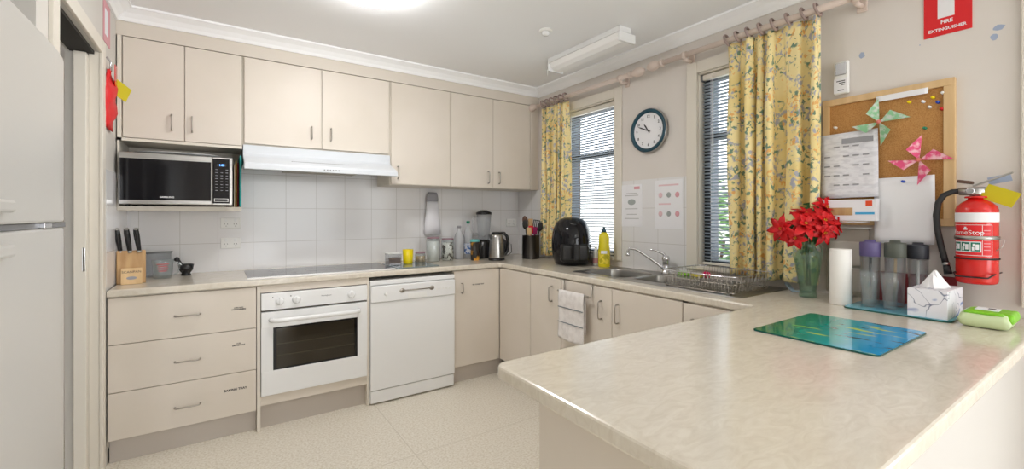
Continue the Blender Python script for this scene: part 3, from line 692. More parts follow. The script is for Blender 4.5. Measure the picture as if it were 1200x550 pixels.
# ------------------------------------------------------------------ curtains
def curtain(label, y0, y1, zt, zb, nf, amp, xc=-.085, group=None, ringsy=()):
    t = thing('curtain', label, 'curtain', (xc, (y0 + y1) / 2, zb), 'floral curtains')
    nu, nv = nf * 16, 36; mb = MB(); bm = mb.bm; uvl = bm.loops.layers.uv.new('UVMap'); grid = []; L = []
    ph = random.uniform(0, 6)
    for j in range(nv + 1):
        q = j / nv; z = zt + (zb - zt) * q; row = []; s = 0; prev = None; lr = []
        ampq = amp * (.45 + .55 * min(1, q * 3.2)); 
        for i in range(nu + 1):
            u = i / nu; wu = u + .045 * math.sin(2 * math.pi * u * 1.7 + ph) - .12 * u * u * u
            y = y0 + (y1 - y0) * u + .010 * math.sin(u * 23 + q * 2 + ph) * q
            fold = math.sin(2 * math.pi * nf * wu + .35 * math.sin(q * 3 + u * 5)); ampl = ampq * (1 + .35 * math.sin(u * 21 + ph))
            x = xc + ampl * (1 - 2 * (1 - (fold + 1) / 2) ** 1.9) + .006 * math.sin(q * 7 + u * 17)
            y += ampq * .35 * math.sin(4 * math.pi * nf * wu)
            p = Vector((x, y, z))
            if prev is not None: s += (p - prev).length
            prev = p; row.append(bm.verts.new(p)); lr.append(s)
        grid.append(row); L.append(lr)
    for j in range(nv):
        for i in range(nu):
            f = bm.faces.new((grid[j][i], grid[j][i + 1], grid[j + 1][i + 1], grid[j + 1][i])); f.smooth = True
            ids = ((j, i), (j, i + 1), (j + 1, i + 1), (j + 1, i))
            for lp, (a, b) in zip(f.loops, ids): lp[uvl].uv = (L[b and a][b] if False else L[nv // 2][b], zt + (zb - zt) * a / nv)
    o = mb.build('cloth', 'curtain', t)
    md = o.modifiers.new('thick', 'SOLIDIFY'); md.thickness = .0015
    return t
curtain('narrow yellow floral curtain beside the cupboards at the left window', -.495, -.845, 2.222, .93, 6, .022)
curtain('wide yellow floral curtain between the right window and the corkboard', -2.19, -2.665, 2.24, .945, 7, .032)
def rod(label, ya, yb, z, fin_a, fin_b, brackets):
    t = thing('curtain_rod', label, 'curtain rod', (-.085, (ya + yb) / 2, z), 'painted curtain rods')
    MB().tube([(-.085, ya, z), (-.085, yb, z)], .0165, 16).build('pole', 'rod', t)
    P = [(.0165, 0), (.024, .004), (.024, .014), (.017, .02), (.015, .03), (.024, .045), (.031, .065), (.033, .085), (.028, .105), (.016, .122), (.006, .13), (.001, .131)]
    for y, s in ((ya, 1) if fin_a else (None, 0), (yb, -1) if fin_b else (None, 0)):
        if y is None: continue
        MB().lathe([(r, s * d) for r, d in P], (-.085, y, z), 24, 'Y').build('finial', 'rod', t)
    for y in brackets:
        b = MB(); b.box(-.012, -.0003, y - .02, y + .02, z - .05, z + .02, .004); b.tube([(-.01, y, z - .025), (-.06, y, z - .027), (-.085, y, z - .024)], .011, 10)
        b.lathe([(.022, -.012), (.024, 0), (.022, .012)], (-.085, y, z), 20, 'Y'); b.build('bracket', 'rod', t)
rod('left painted timber curtain rod over the left window', -.43, -1.49, 2.262, True, True, (-1.40,))
rod('right painted timber curtain rod running from beside the clock over the right window', -1.77, -3.05, 2.268, True, True, (-1.925, -2.80))
def ring(y, z, which):
    t = MB(); n = 22
    t.tube([(-.085 + .029 * math.cos(2 * math.pi * i / n), y + .010 * math.sin(2 * math.pi * i / n), z + .001 + .031 * math.sin(2 * math.pi * i / n)) for i in range(n + 1)], .0062, 8, caps=False)
    tag(t.build('curtain_ring', 'ring'), which, 'curtain ring', 'curtain rings')
ORD = ('leftmost', 'second from the left', 'third from the left', 'fourth from the left', 'fifth from the left', 'sixth from the left', 'seventh from the left', 'rightmost')
for i, y in enumerate((-.51, -.57, -.63, -.69, -.75, -.81)): ring(y, 2.262, 'timber ring above the narrow curtain, ' + (ORD[i] if i < 5 else 'rightmost') + ' of six')
for i, y in enumerate((-2.20, -2.26, -2.32, -2.385, -2.45, -2.52, -2.59, -2.65)): ring(y, 2.268, 'timber ring above the wide curtain, ' + ORD[i] + ' of eight')

# ------------------------------------------------------------------ clock, notices, wall items
t = thing('wall_clock', 'round wall clock with a dark teal rim between the windows', 'clock', (-.02, -1.60, 1.71))
cy, cz = -1.60, 1.862; M['tealrim'] = mat('dark_teal_rim', srgb(24, 66, 82), .3)
MB().lathe([(.14, -.0003), (.152, -.01), (.152, -.022), (.148, -.028)], (0, cy, cz), 56, 'X', close=False).build('case', 'steel', t)
MB().lathe([(.148, -.02), (.148, -.032), (.138, -.036), (.124, -.030), (.122, -.02)], (0, cy, cz), 56, 'X', close=False).build('rim', 'tealrim', t)
dial = MB().lathe([(.124, -.018), (.124, -.022)], (0, cy, cz), 56, 'X').build('dial', 'paper', t)
for k in range(1, 13):
    a = R(30 * k); text('numeral', str(k), .026, 'ink', dial, (-.0226, cy - .098 * math.sin(a), cz + .098 * math.cos(a)), RW, .0003)
def hand(ang, ln, w_, nm, x):
    a = R(ang); d = Vector((0, -math.sin(a), math.cos(a))); s = Vector((0, math.cos(a), math.sin(a))); c = Vector((x, cy, cz))
    p = [c - d * .02 + s * w_ * .5, c + d * ln * .7 + s * w_, c + d * ln, c + d * ln * .7 - s * w_, c - d * .02 - s * w_ * .5]
    mb = MB(); q = [v + Vector((-.001, 0, 0)) for v in p]
    mb.add([*p, *q], [(0, 1, 2, 3, 4), (5, 6, 7, 8, 9)] + [(i, (i + 1) % 5, 5 + (i + 1) % 5, 5 + i) for i in range(5)]); mb.build(nm, 'ink', t)
hand(325, .062, .005, 'hour_hand', -.0245); hand(293, .096, .004, 'minute_hand', -.0262); hand(100, .03, .0012, 'second_hand', -.028)
# notices under the clock
def notice(label, ya, yb, z0, z1, kind):
    t = thing('notice', label, 'notice', (-.008, (ya + yb) / 2, z0), 'faded notices under the clock')
    s = B(-.0085, -.0065, yb, ya, z0, z1).build('sheet', 'paper', t); X_ = (-.0092, -.0086)
    if kind == 0:
        B(*X_, yb + .02, yb + .07, z1 - .035, z1 - .015).build('red_mark', 'pinkink', t)
        g_ = MB()
        for i, (w_, zz) in enumerate(((.10, .06), (.12, .075), (.11, .17), (.09, .21), (.13, .24))): g_.box(*X_, (ya + yb) / 2 - w_ / 2, (ya + yb) / 2 + w_ / 2, z1 - zz - .006, z1 - zz)
        g_.build('print_lines', 'palegrey', t)
        MB().lathe([(.035, 0), (.035, -.0008)], (-.0086, (ya + yb) / 2, z1 - .125), 20, 'X', sx=1, sy=.6).build('dark_emblem', 'faded', t)
    else:
        B(*X_, yb + .03, ya - .03, z1 - .04, z1 - .03).build('print_line', 'palepink', t); B(*X_, yb + .09, ya - .03, z1 - .165, z1 - .155).build('print_line', 'palepink', t)
        for r_ in (z1 - .10, z1 - .225):
            for i in range(3): MB().ico((-.0088, ya - .045 - i * .065, r_), .017, 2, (.03, 1, 1.1)).build('picture_dot', ('palepink', 'faded', 'pinkink')[i], t)
notice('pale notice with a red mark and dark emblem, left of the two under the clock', -1.35, -1.535, 1.20, 1.50, 0)
notice('pale notice with two rows of small pictures, right of the two under the clock', -1.645, -1.86, 1.19, 1.515, 1)
# power outlets
def outlet(label, x0, x1, z0, z1, plane='B', w2=None):
    t = thing('power_outlet', label, 'power outlet', ((x0 + x1) / 2, -.007, z0), 'double power outlets')
    B(x0, x1, -.016, -.0065, z0, z1, .003).build('plate', 'whiteplas', t)
    xc = (x0 + x1) / 2; zc = (z0 + z1) / 2
    for dx in (-.027, .027):
        B(xc + dx - .007, xc + dx + .007, -.019, -.0155, zc + .012, zc + .03, .001).build('switch', 'white', t)
        s = MB()
        for (ax, az, ang) in ((-.008, -.006, 25), (.008, -.006, -25), (0, -.02, 0)):
            s.box(-.0012, .0012, -.0005, .0005, -.004, .004, mtx=Matrix.Translation((xc + dx + ax, -.0165, zc + az)) @ Matrix.Rotation(R(ang), 4, 'Y'))
        s.build('pin_slots', 'ink', t)
outlet('upper white double power outlet under the rangehood\'s left end', -2.462, -2.346, 1.190, 1.262)
outlet('lower white double power outlet just above the worktop left of the cooktop', -2.462, -2.346, 1.054, 1.126)
outlet('white double power outlet in the back corner above the kettle', -.15, -.035, 1.17, 1.243)

t = thing('wall_dispenser', 'pale tapered dispenser with grey cap on the tiles above the canisters', 'dispenser', (-.935, -.05, 1.11))
MB().lathe([(.075, 1.115), (.072, 1.2), (.058, 1.33), (.05, 1.40)], (-.935, -.045, 0), 24, sy=.45).build('body', 'lav', t, smooth=True)
MB().lathe([(.05, 1.40), (.055, 1.41), (.05, 1.45), (.04, 1.478), (.001, 1.48)], (-.935, -.045, 0), 24, sy=.5).build('cap', M['greyink'], t)

# phone-like device above the corkboard
t = thing('wall_handset', 'small white and silver wall device with a printed label above the corkboard', 'device', (-.015, -2.722, 1.855))
B(-.022, -.0005, -2.752, -2.692, 1.856, 2.012, .008, 3).build('body', 'whiteplas', t)
B(-.027, -.022, -2.744, -2.700, 1.945, 2.003, .003).build('silver_cover', 'chrome', t)
l_ = B(-.0235, -.0222, -2.75, -2.694, 1.862, 1.93).build('label_plate', 'paper', t)
g_ = MB()
for i in range(3): g_.box(-.0242, -.0236, -2.74, -2.705 - .01 * i, 1.915 - i * .009, 1.919 - i * .009)
g_.box(-.0242, -.0236, -2.735, -2.71, 1.872, 1.876); g_.build('print_lines', 'ink', l_)
# fire sign
t = thing('fire_sign', 'red and white fire extinguisher sign high above the extinguisher', 'sign', (-.003, -3.085, 2.02))
B(-.004, -.0005, -3.156, -3.013, 2.022, 2.262).build('plate', 'redsign', t)
B(-.0052, -.0041, -3.106, -3.056, 2.092, 2.222).build('pictogram', 'paper', t); B(-.0052, -.0041, -3.115, -3.075, 2.228, 2.24).build('pictogram', 'paper', t)
text('lettering', 'FIRE', .020, 'paper', t, (-.0044, -3.083, 2.074), RW); text('lettering', 'EXTINGUISHER', .0165, 'paper', t, (-.0044, -3.084, 2.045), RW)
# chips in the paint (part of the wall)
for (y, z, r_, sc) in ((-2.797, 2.021, .016, 1), (-3.226, 1.998, .02, .6), (-3.214, 1.966, .012, 1.3), (-3.0, 2.003, .003, 1)):
    mb = MB(); pts = [(y + r_ * random.uniform(.6, 1) * math.cos(k * .7), z + sc * r_ * random.uniform(.6, 1) * math.sin(k * .7)) for k in range(9)]
    mb.prism(pts, 'X', -.0009, -.0001); o = sbuild(mb, 'trim_9', 'chip')

# corkboard
t = thing('corkboard', 'timber-framed corkboard on the window wall above the flowers', 'corkboard', (-.015, -2.88, 1.23))
ya, yb, z0, z1 = -2.646, -3.111, 1.235, 1.836
B(-.012, -.0005, yb + .01, ya - .01, z0 + .01, z1 - .01).build('cork_panel', 'cork', t)
for a in ((-.024, -.0005, yb, ya, z1 - .03, z1), (-.024, -.0005, yb, ya, z0, z0 + .03), (-.024, -.0005, ya - .028, ya, z0 + .03, z1 - .03), (-.024, -.0005, yb, yb + .034, z0 + .03, z1 - .03)): B(*a, .002).build('frame_rail', 'woodl', t)
def sheet(name, label, ya, yb, z0, z1, m, x, tilt=0, curl=.012, cat='paper'):
    t = thing(name, label, cat, (x, (ya + yb) / 2, z0)); mb = MB(); n = 10; g = []
    cyy, czz = (ya + yb) / 2, (z0 + z1) / 2
    for j in range(n + 1):
        row = []
        for i in range(n + 1):
            y = ya + (yb - ya) * i / n; z = z1 + (z0 - z1) * j / n
            dy, dz = y - cyy, z - czz; a = R(tilt)
            row.append(mb.bm.verts.new((x - curl * (j / n) ** 2 * (.4 + .6 * i / n), cyy + dy * math.cos(a) - dz * math.sin(a), czz + dy * math.sin(a) + dz * math.cos(a))))
        g.append(row)
    for j in range(n):
        for i in range(n): f = mb.bm.faces.new((g[j][i], g[j][i + 1], g[j + 1][i + 1], g[j + 1][i])); f.smooth = True
    o = mb.build('sheet', m, t); md = o.modifiers.new('s', 'SOLIDIFY'); md.thickness = .0006
    return t
t = sheet('pinned_paper', 'printed pale calendar page pinned to the left of the corkboard', -2.642, -2.868, 1.362, 1.668, 'paperprint', -.030, -1, .01)
g_ = MB()
for r_ in range(5):
    for k in range(5):
        if (r_ * 3 + k) % 4: g_.box(-.0372, -.0362 - .000, -2.66 - k * .038 - .024, -2.66 - k * .038, 1.60 - r_ * .045, 1.606 - r_ * .045)
g_.box(-.034, -.0325, -2.85, -2.73, 1.615, 1.64)
g_.build('print_lines', 'greyink', t)
sheet('pinned_paper', 'large blank white sheet hanging below the pink pinwheel', -2.853, -3.055, 1.158, 1.446, 'paper', -.028, -1.0, .03)
sheet('pinned_paper', 'long thin paper strip across the top of the corkboard', -2.858, -3.032, 1.787, 1.812, 'paper', -.026, -.5, .002)
def pin(y, z, m, lab, x=-.012):
    mb = MB(); mb.lathe([(.006, 0), (.006, -.003), (.003, -.005), (.003, -.012), (.0055, -.015), (.0055, -.018), (.001, -.02)], (x, y, z), 12, 'X'); tag(mb.build('push_pin', m), lab, 'pin', 'push pins on the corkboard')
pin(-3.045, 1.798 - .03, 'yellow', 'yellow push pin high right on the corkboard'); pin(-3.06, 1.745, 'bluetack', 'blue push pin among those at the right of the corkboard')
pin(-3.075, 1.78, 'whiteplas', 'white push pin nearest the frame at the corkboard top right'); pin(-3.072, 1.715, 'redsign', 'red push pin lowest of the cluster at the corkboard right')
pin(-3.015, 1.757, 'paper', 'white push pin left of the yellow one on the corkboard'); pin(-3.035, 1.73, 'candle', 'cream push pin below the yellow one on the corkboard')
pin(-3.02, 1.645, 'pingreen', 'green push pin in the middle of the corkboard'); pin(-2.70, 1.70, 'candle', 'pale push pin at the left of the corkboard beside the frame')
pin(-2.97, 1.765, 'yellow', 'yellow push pin under the paper strip')
pin(-2.955, 1.425, 'bluetack', 'blue push pin holding the large blank sheet', x=-.031)
def pinwheel(label, y, z, s, m, rot):
    t = thing('paper_pinwheel', label, 'pinwheel', (-.035, y, z - s))
    for k in range(4):
        a = R(rot + 90 * k); d = Vector((0, -math.cos(a), math.sin(a))); p = Vector((0, -math.cos(a + R(38)), math.sin(a + R(38))))
        p2 = Vector((0, -math.cos(a - R(6)), math.sin(a - R(6))))
        c = Vector((-.036, y, z)); mb = MB()
        v = [c, c + (d * .9 + (d - p) * .16) * s * .34 + Vector((.006, 0, 0)), c + p2 * s + Vector((.004, 0, 0)), c + p * s * .58 + Vector((-.016, 0, 0))]
        v2 = [q + Vector((.0007, 0, 0)) for q in v]
        mb.add([*v, *v2], [(0, 1, 2), (0, 2, 3), (4, 5, 6), (4, 6, 7), (0, 1, 5, 4), (1, 2, 6, 5), (2, 3, 7, 6), (3, 0, 4, 7)]); mb.build('blade', m, t)
    MB().ico((-.046, y, z), .009, 2, (.6, 1, 1)).build('hub', 'pinkb', t)
pinwheel('green patterned paper pinwheel at the top of the corkboard', -2.872, 1.695, .105, 'pinw_g', 8)
pinwheel('pink patterned paper pinwheel on the right of the corkboard', -3.006, 1.512, .105, 'pinw_p', 2)
# glove box on wire rack
t = thing('glove_box', 'white printed cardboard box with orange logo and blue stripe below the calendar page', 'box', (-.06, -2.76, 1.25))
B(-.085, -.042, -2.875, -2.66, 1.255, 1.352, .001).build('carton', 'paper', t)
M['orange'] = mat('orange_print', srgb(224, 80, 40), .6); M['cyan'] = mat('cyan_print', srgb(70, 170, 220), .6)
B(-.0862, -.0852, -2.862, -2.838, 1.322, 1.345).build('orange_logo', 'orange', t); B(-.0862, -.0852, -2.87, -2.80, 1.284, 1.294).build('blue_stripe', 'cyan', t); B(-.0862, -.0852, -2.79, -2.69, 1.28, 1.315, .0003).build('opening', 'wood', t)
t = thing('wire_bracket', 'thin white wire bracket carrying the printed glove box', 'bracket', (-.04, -2.76, 1.2))
MB().tube([(-.001, -2.69, 1.25), (-.09, -2.69, 1.25), (-.09, -2.835, 1.25), (-.001, -2.835, 1.25)], .0022, 8).build('shelf_wire', 'whiteplas', t)
MB().tube([(-.002, -2.66, 1.222), (-.04, -2.66, 1.222), (-.04, -2.84, 1.222), (-.002, -2.84, 1.222)], .0018, 8).build('lower_wire', 'whiteplas', t)
# grey beige wall unit behind the candle
t = thing('wall_unit', 'grey beige plastic box with two rounded panels on the wall behind the white candle', 'box', (-.02, -2.74, .915))
B(-.02, -.0005, -2.83, -2.66, .912, 1.215, .004).build('back_plate', 'gbeige', t)
B(-.032, -.02, -2.802, -2.678, 1.045, 1.158, .006, 3).build('upper_panel', M['kick'], t); B(-.032, -.02, -2.802, -2.678, .925, 1.035, .006, 3).build('lower_panel', M['kick'], t)
# maroon folder
tag(B(-.02, -.008, -3.115, -2.86, .901, 1.03, .001).build('folder', 'maroon'), 'dark red folder standing against the wall behind the drink bottles', 'folder')

# ------------------------------------------------------------------ fire extinguisher
ex_, ey_ = -.085, -3.182
t = thing('fire_extinguisher', 'red fire extinguisher with black hose and white label on the window wall', 'fire extinguisher', (ex_, ey_, 1.02))
r0 = .058
MB().lathe([(.001, 1.022), (r0 - .012, 1.022), (r0 - .003, 1.026), (r0, 1.036), (r0, 1.30), (r0 - .004, 1.315), (r0 - .018, 1.33), (.028, 1.338), (.024, 1.342), (.024, 1.348)], (ex_, ey_, 0), 48).build('cylinder', 'red', t)
MB().lathe([(r0 + .0006, 1.255), (r0 + .0006, 1.29)], (ex_, ey_, 0), 48, close=False).build('white_band', 'paper', t)
MB().lathe([(.032, 1.345), (.034, 1.348), (.032, 1.352), (.022, 1.353)], (ex_, ey_, 0), 24).build('neck_ring', 'red', t)
v = MB(); v.lathe([(.019, 1.35), (.019, 1.37), (.014, 1.385)], (ex_, ey_, 0), 20); v.lathe([(.015, -.035), (.015, .035)], (ex_ - .0, ey_ + .012, 1.372), 16, 'Y'); v.build('valve', 'steel', t)
MB().lathe([(.013, 0), (.013, -.012), (.01, -.014)], (ex_ - .018, ey_ + .012, 1.372), 20, 'X').build('gauge', 'chrome', t)
lv = MB(); rotm = lambda z, a: Matrix.Translation((ex_, ey_, z)) @ Matrix.Rotation(R(a), 4, 'X')
lv.box(-.011, .011, -.10, .01, -.003, .003, .0015, mtx=rotm(1.395, -24)); lv.build('operating_lever', 'steel', t)
lv = MB(); lv.box(-.009, .009, -.085, .0, -.0025, .0025, .001, mtx=rotm(1.378, 6)); lv.build('carry_handle', 'steel', t)
B(-.012, .012, -.022, .022, -.006, .006, .003, mtx=Matrix.Translation((ex_, ey_ + .03, 1.408)) @ Matrix.Rotation(R(12), 4, 'X')).build('safety_seal', 'brown', t)
B(-.001, .001, -.045, .045, -.028, .028, mtx=Matrix.Translation((ex_ - .012, ey_ - .062, 1.352)) @ Matrix.Rotation(R(26), 4, 'X')).build('yellow_tag', 'tagy', t)
B(-.001, .001, -.03, .03, -.014, .014, mtx=Matrix.Translation((ex_ + .03, ey_ - .055, 1.415)) @ Matrix.Rotation(R(-12), 4, 'X')).build('pale_blue_tag', 'chip', t)
hp = [(ex_, ey_ + .045, 1.373), (ex_ - .005, ey_ + .065, 1.372), (ex_ - .01, ey_ + .088, 1.36), (ex_ - .014, ey_ + .104, 1.33), (ex_ - .014, ey_ + .110, 1.28), (ex_ - .014, ey_ + .106, 1.22), (ex_ - .014, ey_ + .096, 1.16), (ex_ - .014, ey_ + .088, 1.12), (ex_ - .014, ey_ + .083, 1.095)]
MB().tube(hp, .0105, 14).build('hose', 'hose', t)
MB().tube([(ex_, ey_ + .025, 1.373), (ex_, ey_ + .048, 1.373)], .0085, 12).build('hose_ferrule', 'steel', t)
MB().tube([hp[-1], (hp[-1][0], hp[-1][1] - .002, 1.085)], .0125, 12).build('nozzle_band', 'steel', t)
MB().tube([(hp[-1][0], hp[-1][1] - .002, 1.085), (hp[-1][0], hp[-1][1] - .008, 1.05)], .0115, 12, rr=[.0105, .0135]).build('nozzle', 'hose', t)
# curved label on the camera side
def wrap(mb, a0, a1, z0, z1, r, n=14):
    vs = []
    for i in range(n + 1):
        a = a0 + (a1 - a0) * i / n; vs.append([mb.bm.verts.new((ex_ + r * math.cos(R(a)), ey_ + r * math.sin(R(a)), z)) for z in (z0, z1)])
    for a, b in zip(vs, vs[1:]): f = mb.bm.faces.new((a[0], b[0], b[1], a[1])); f.smooth = True
# angle of camera from cylinder
ca = math.degrees(math.atan2(-3.587 - ey_, -2.478 - ex_))    # about -170
lb = MB(); wrap(lb, ca - 72, ca + 42, 1.13, 1.245, r0 + .0006); lab = lb.build('label', 'redsign', t)
bd = MB(); 
for z in (1.13, 1.2435): wrap(bd, ca - 72, ca + 42, z, z + .0015, r0 + .0009)
for a in (ca - 72, ca + 41, ca + 14 + 0): wrap(bd, a, a + 1.2, 1.13, 1.245, r0 + .0009, 2)
wrap(bd, ca - 70, ca + 12, 1.143, 1.182, r0 + .0009); bd.build('white_border', 'paper', lab)
gp = MB()
for k in range(3): wrap(gp, ca - 69 + k * 27, ca - 69 + k * 27 + 24.5, 1.146, 1.179, r0 + .0013, 4)
gp.build('green_pictogram_panel', 'signgreen', lab)
fl = MB()
for k in range(3):
    a = ca - 69 + k * 27
    wrap(fl, a + 3, a + 9, 1.149, 1.162, r0 + .0017, 2); wrap(fl, a + 12, a + 21, 1.152, 1.172, r0 + .0017, 2); wrap(fl, a + 5, a + 11, 1.164, 1.174, r0 + .0017, 2)
fl.build('pictogram_marks', 'paper', lab)
def wraptext(body, size, z, amid, m, par, nm='lettering'):
    cu = bpy.data.curves.new('t', 'FONT'); cu.body = body; cu.size = size; cu.align_x = 'CENTER'; cu.align_y = 'CENTER'; cu.extrude = 0
    o = bpy.data.objects.new('t', cu); COL.objects.link(o); dg = bpy.context.evaluated_depsgraph_get(); dg.update()
    me = bpy.data.meshes.new_from_object(o.evaluated_get(dg)); bpy.data.objects.remove(o); rr = r0 + .0014; off = wloc(par)
    for v in me.vertices:
        a = R(amid) + v.co.x / rr; v.co = Vector((ex_ + rr * math.cos(a), ey_ + rr * math.sin(a), z + v.co.y)) - off
    me.materials.clear(); me.materials.append(M[m]); q = bpy.data.objects.new(nm, me); COL.objects.link(q); q.parent = par
wraptext('FlameStop', .0235, 1.215, ca - 28, 'paper', lab)
lo = MB(); wrap(lo, ca - 36, ca - 24, 1.226, 1.232, r0 + .0012, 3); wrap(lo, ca - 33, ca - 27, 1.232, 1.237, r0 + .0012, 2); lo.build('flame_logo', 'paper', lab)
for k in range(7):
    lines = MB(); wrap(lines, ca + 18, ca + 36, 1.15 + k * .012, 1.153 + k * .012, r0 + .0012, 4); lines.build('print_line', 'pinkink', lab)
def band(z, r, m, nm, par):
    MB().lathe([(r0 + .001, z - r), (r0 + .003, z - r), (r0 + .003, z + r), (r0 + .001, z + r)], (ex_, ey_, 0), 40, close=False).build(nm, m, par)
t2 = thing('extinguisher_bracket', 'steel strap and black wire wall bracket gripping the red extinguisher', 'bracket', (-.05, ey_, 1.02))
band(1.196, .007, 'steel', 'strap', t2); band(1.118, .003, 'hose', 'black_band', t2)
MB().tube([(ex_ - .02, ey_ - .055, 1.196), (ex_ - .025, ey_ - .075, 1.19), (ex_ - .025, ey_ - .07, 1.165), (ex_ - .03, ey_ - .055, 1.15)], .0014, 6).build('pull_wire', 'steel', t2)
MB().tube([(-.003, ey_ + .052, 1.062), (ex_ - .055, ey_ + .052, 1.062), (ex_ - .064, ey_ + .045, 1.05), (ex_ - .064, ey_ - .04, 1.05), (ex_ - .055, ey_ - .052, 1.062), (-.003, ey_ - .052, 1.062)], .0028, 8).build('wire_cradle', 'hose', t2)
B(-.026, -.0005, ey_ - .02, ey_ + .02, 1.04, 1.22).build('wall_plate', 'steel', t2)

# ------------------------------------------------------------------ sink, tap
t = thing('kitchen_sink', 'stainless steel double bowl sink with drainer set in the worktop', 'sink', (-.29, -1.9, .9))
def rr_(x0, x1, y0, y1, r, n=5): 
    return arc(x1 - r, y1 - r, r, 0, 90, n) + arc(x0 + r, y1 - r, r, 90, 180, n) + arc(x0 + r, y0 + r, r, 180, 270, n) + arc(x1 - r, y0 + r, r, 270, 360, n)
bm = bmesh.new(); Zs = BT + .004
def loop(pts, z): 
    v = [bm.verts.new((x, y, z)) for x, y in pts]; e = [bm.edges.new((v[i], v[(i + 1) % len(v)])) for i in range(len(v))]; return v, e
oo, eo = loop(rr_(-.505, -.035, -2.50, -1.35, .03), Zs)
bowls = [rr_(-.462, -.14, -1.765, -1.40, .07, 8), rr_(-.432, -.16, -2.06, -1.80, .05, 8)]
inn = [loop(b, Zs) for b in bowls]
bmesh.ops.triangle_fill(bm, use_beauty=True, use_dissolve=False, edges=eo + inn[0][1] + inn[1][1])
ol = [bm.verts.new((v.co.x * 1.0 + (.003 if v.co.x > -.27 else -.003), v.co.y + (.003 if v.co.y > -1.9 else -.003), BT + .0003)) for v in oo]
for i in range(len(oo)): bm.faces.new((oo[i], oo[(i + 1) % len(oo)], ol[(i + 1) % len(oo)], ol[i]))
for (vs, es), pts, dep in zip(inn, bowls, (.15, .12)):
    cx = sum(p[0] for p in pts) / len(pts); cy_ = sum(p[1] for p in pts) / len(pts); prev = vs
    for k, (sc, dz) in enumerate(((.985, .006), (.96, .05), (.94, dep - .03), (.90, dep - .008), (.8, dep), (.15, dep + .003))):
        cur = [bm.verts.new((cx + (x - cx) * sc, cy_ + (y - cy_) * sc, Zs - dz)) for x, y in pts]
        for i in range(len(cur)): f = bm.faces.new((prev[i], prev[(i + 1) % len(cur)], cur[(i + 1) % len(cur)], cur[i])); f.smooth = k > 0
        prev = cur
    bm.faces.new(prev)
mb = MB(); mb.bm.free(); mb.bm = bm; mb.build('basin', 'sink', t)
rg = MB()
for k in range(10): rg.box(-.43, -.12, -2.13 - k * .032 - .004, -2.13 - k * .032 + .004, Zs, Zs + .003, .0012)
rg.build('drainer_ridges', 'sink', t)
t = thing('sink_mixer_tap', 'chrome lever mixer tap with long angled spout behind the sink', 'tap', (-.085, -1.79, .904))
MB().lathe([(.028, .9045), (.028, .912), (.022, .916), (.021, .985), (.024, .99), (.024, 1.01), (.018, 1.02), (.001, 1.022)], (-.085, -1.79, 0), 28).build('body', 'chrome', t)
sp_ = [(-.09, -1.785, .93), (-.11, -1.765, .955), (-.145, -1.715, 1.0), (-.185, -1.66, 1.045), (-.20, -1.64, 1.058), (-.215, -1.62, 1.062), (-.225, -1.606, 1.058), (-.228, -1.602, 1.045), (-.228, -1.602, 1.035)]
MB().tube(sp_, .009, 14).build('spout', 'chrome', t)
MB().lathe([(.012, 1.012), (.013, 1.02), (.011, 1.036)], (-.228, -1.602, 0), 18).build('aerator', 'chrome', t)
MB().tube([(-.085, -1.79, 1.012), (-.095, -1.775, 1.035), (-.13, -1.735, 1.055), (-.15, -1.715, 1.058)], .006, 10, rr=[.012, .009, .006, .005]).build('lever', 'chrome', t)
# dish rack: wire basket
t = thing('dish_rack', 'silver wire dish drainer standing on the sink drainer', 'dish rack', (-.28, -2.27, .905))
x0, x1, y0, y1 = -.50, -.135, -2.47, -2.06; z0, z1 = .912, .99
bm1 = rr_(x0 + .012, x1 - .012, y0 + .012, y1 - .012, .04); tp = rr_(x0, x1, y0, y1, .05)
MB().tube([(x, y, z1) for x, y in tp] + [(*tp[0], z1)], .0028, 8).build('top_rim', 'chrome', t)
MB().tube([(x, y, z1 - .035) for x, y in tp] + [(*tp[0], z1 - .035)], .0016, 6).build('middle_rail', 'handle', t)
MB().tube([(x, y, z0) for x, y in bm1] + [(*bm1[0], z0)], .0022, 8).build('base_rim', 'handle', t)
wv = MB(); wl_ = MB()
k = 0
for i in range(22):
    y = y0 + .03 + i * (y1 - y0 - .06) / 21; wv.tube([(x0, y, z1), (x0 + .012, y, z0), (x1 - .012, y, z0), (x1, y, z1)], .0013, 5)
for i in range(10):
    x = x0 + .035 + i * (x1 - x0 - .07) / 9; wl_.tube([(x, y0, z1), (x, y0 + .012, z0 - .003), (x, y1 - .012, z0 - .003), (x, y1, z1)], .0013, 5)
wv.build('cross_wires', 'handle', t); wl_.build('long_wires', 'handle', t)
pr_ = MB()
for i in range(14):
    y = y0 + .04 + i * (y1 - y0 - .08) / 13
    pr_.tube([(-.36, y, z0), (-.355, y, z0 + .045), (-.335, y, z0 + .055), (-.315, y, z0 + .045), (-.31, y, z0)], .0014, 5)
pr_.build('plate_prongs', 'handle', t)
for sx_ in (x0 + .03, x1 - .03):
    for sy_ in (y0 + .03, y1 - .03): MB().lathe([(.006, .9045), (.007, .909), (.005, .913)], (sx_, sy_, 0), 10).build('foot', 'black', t)
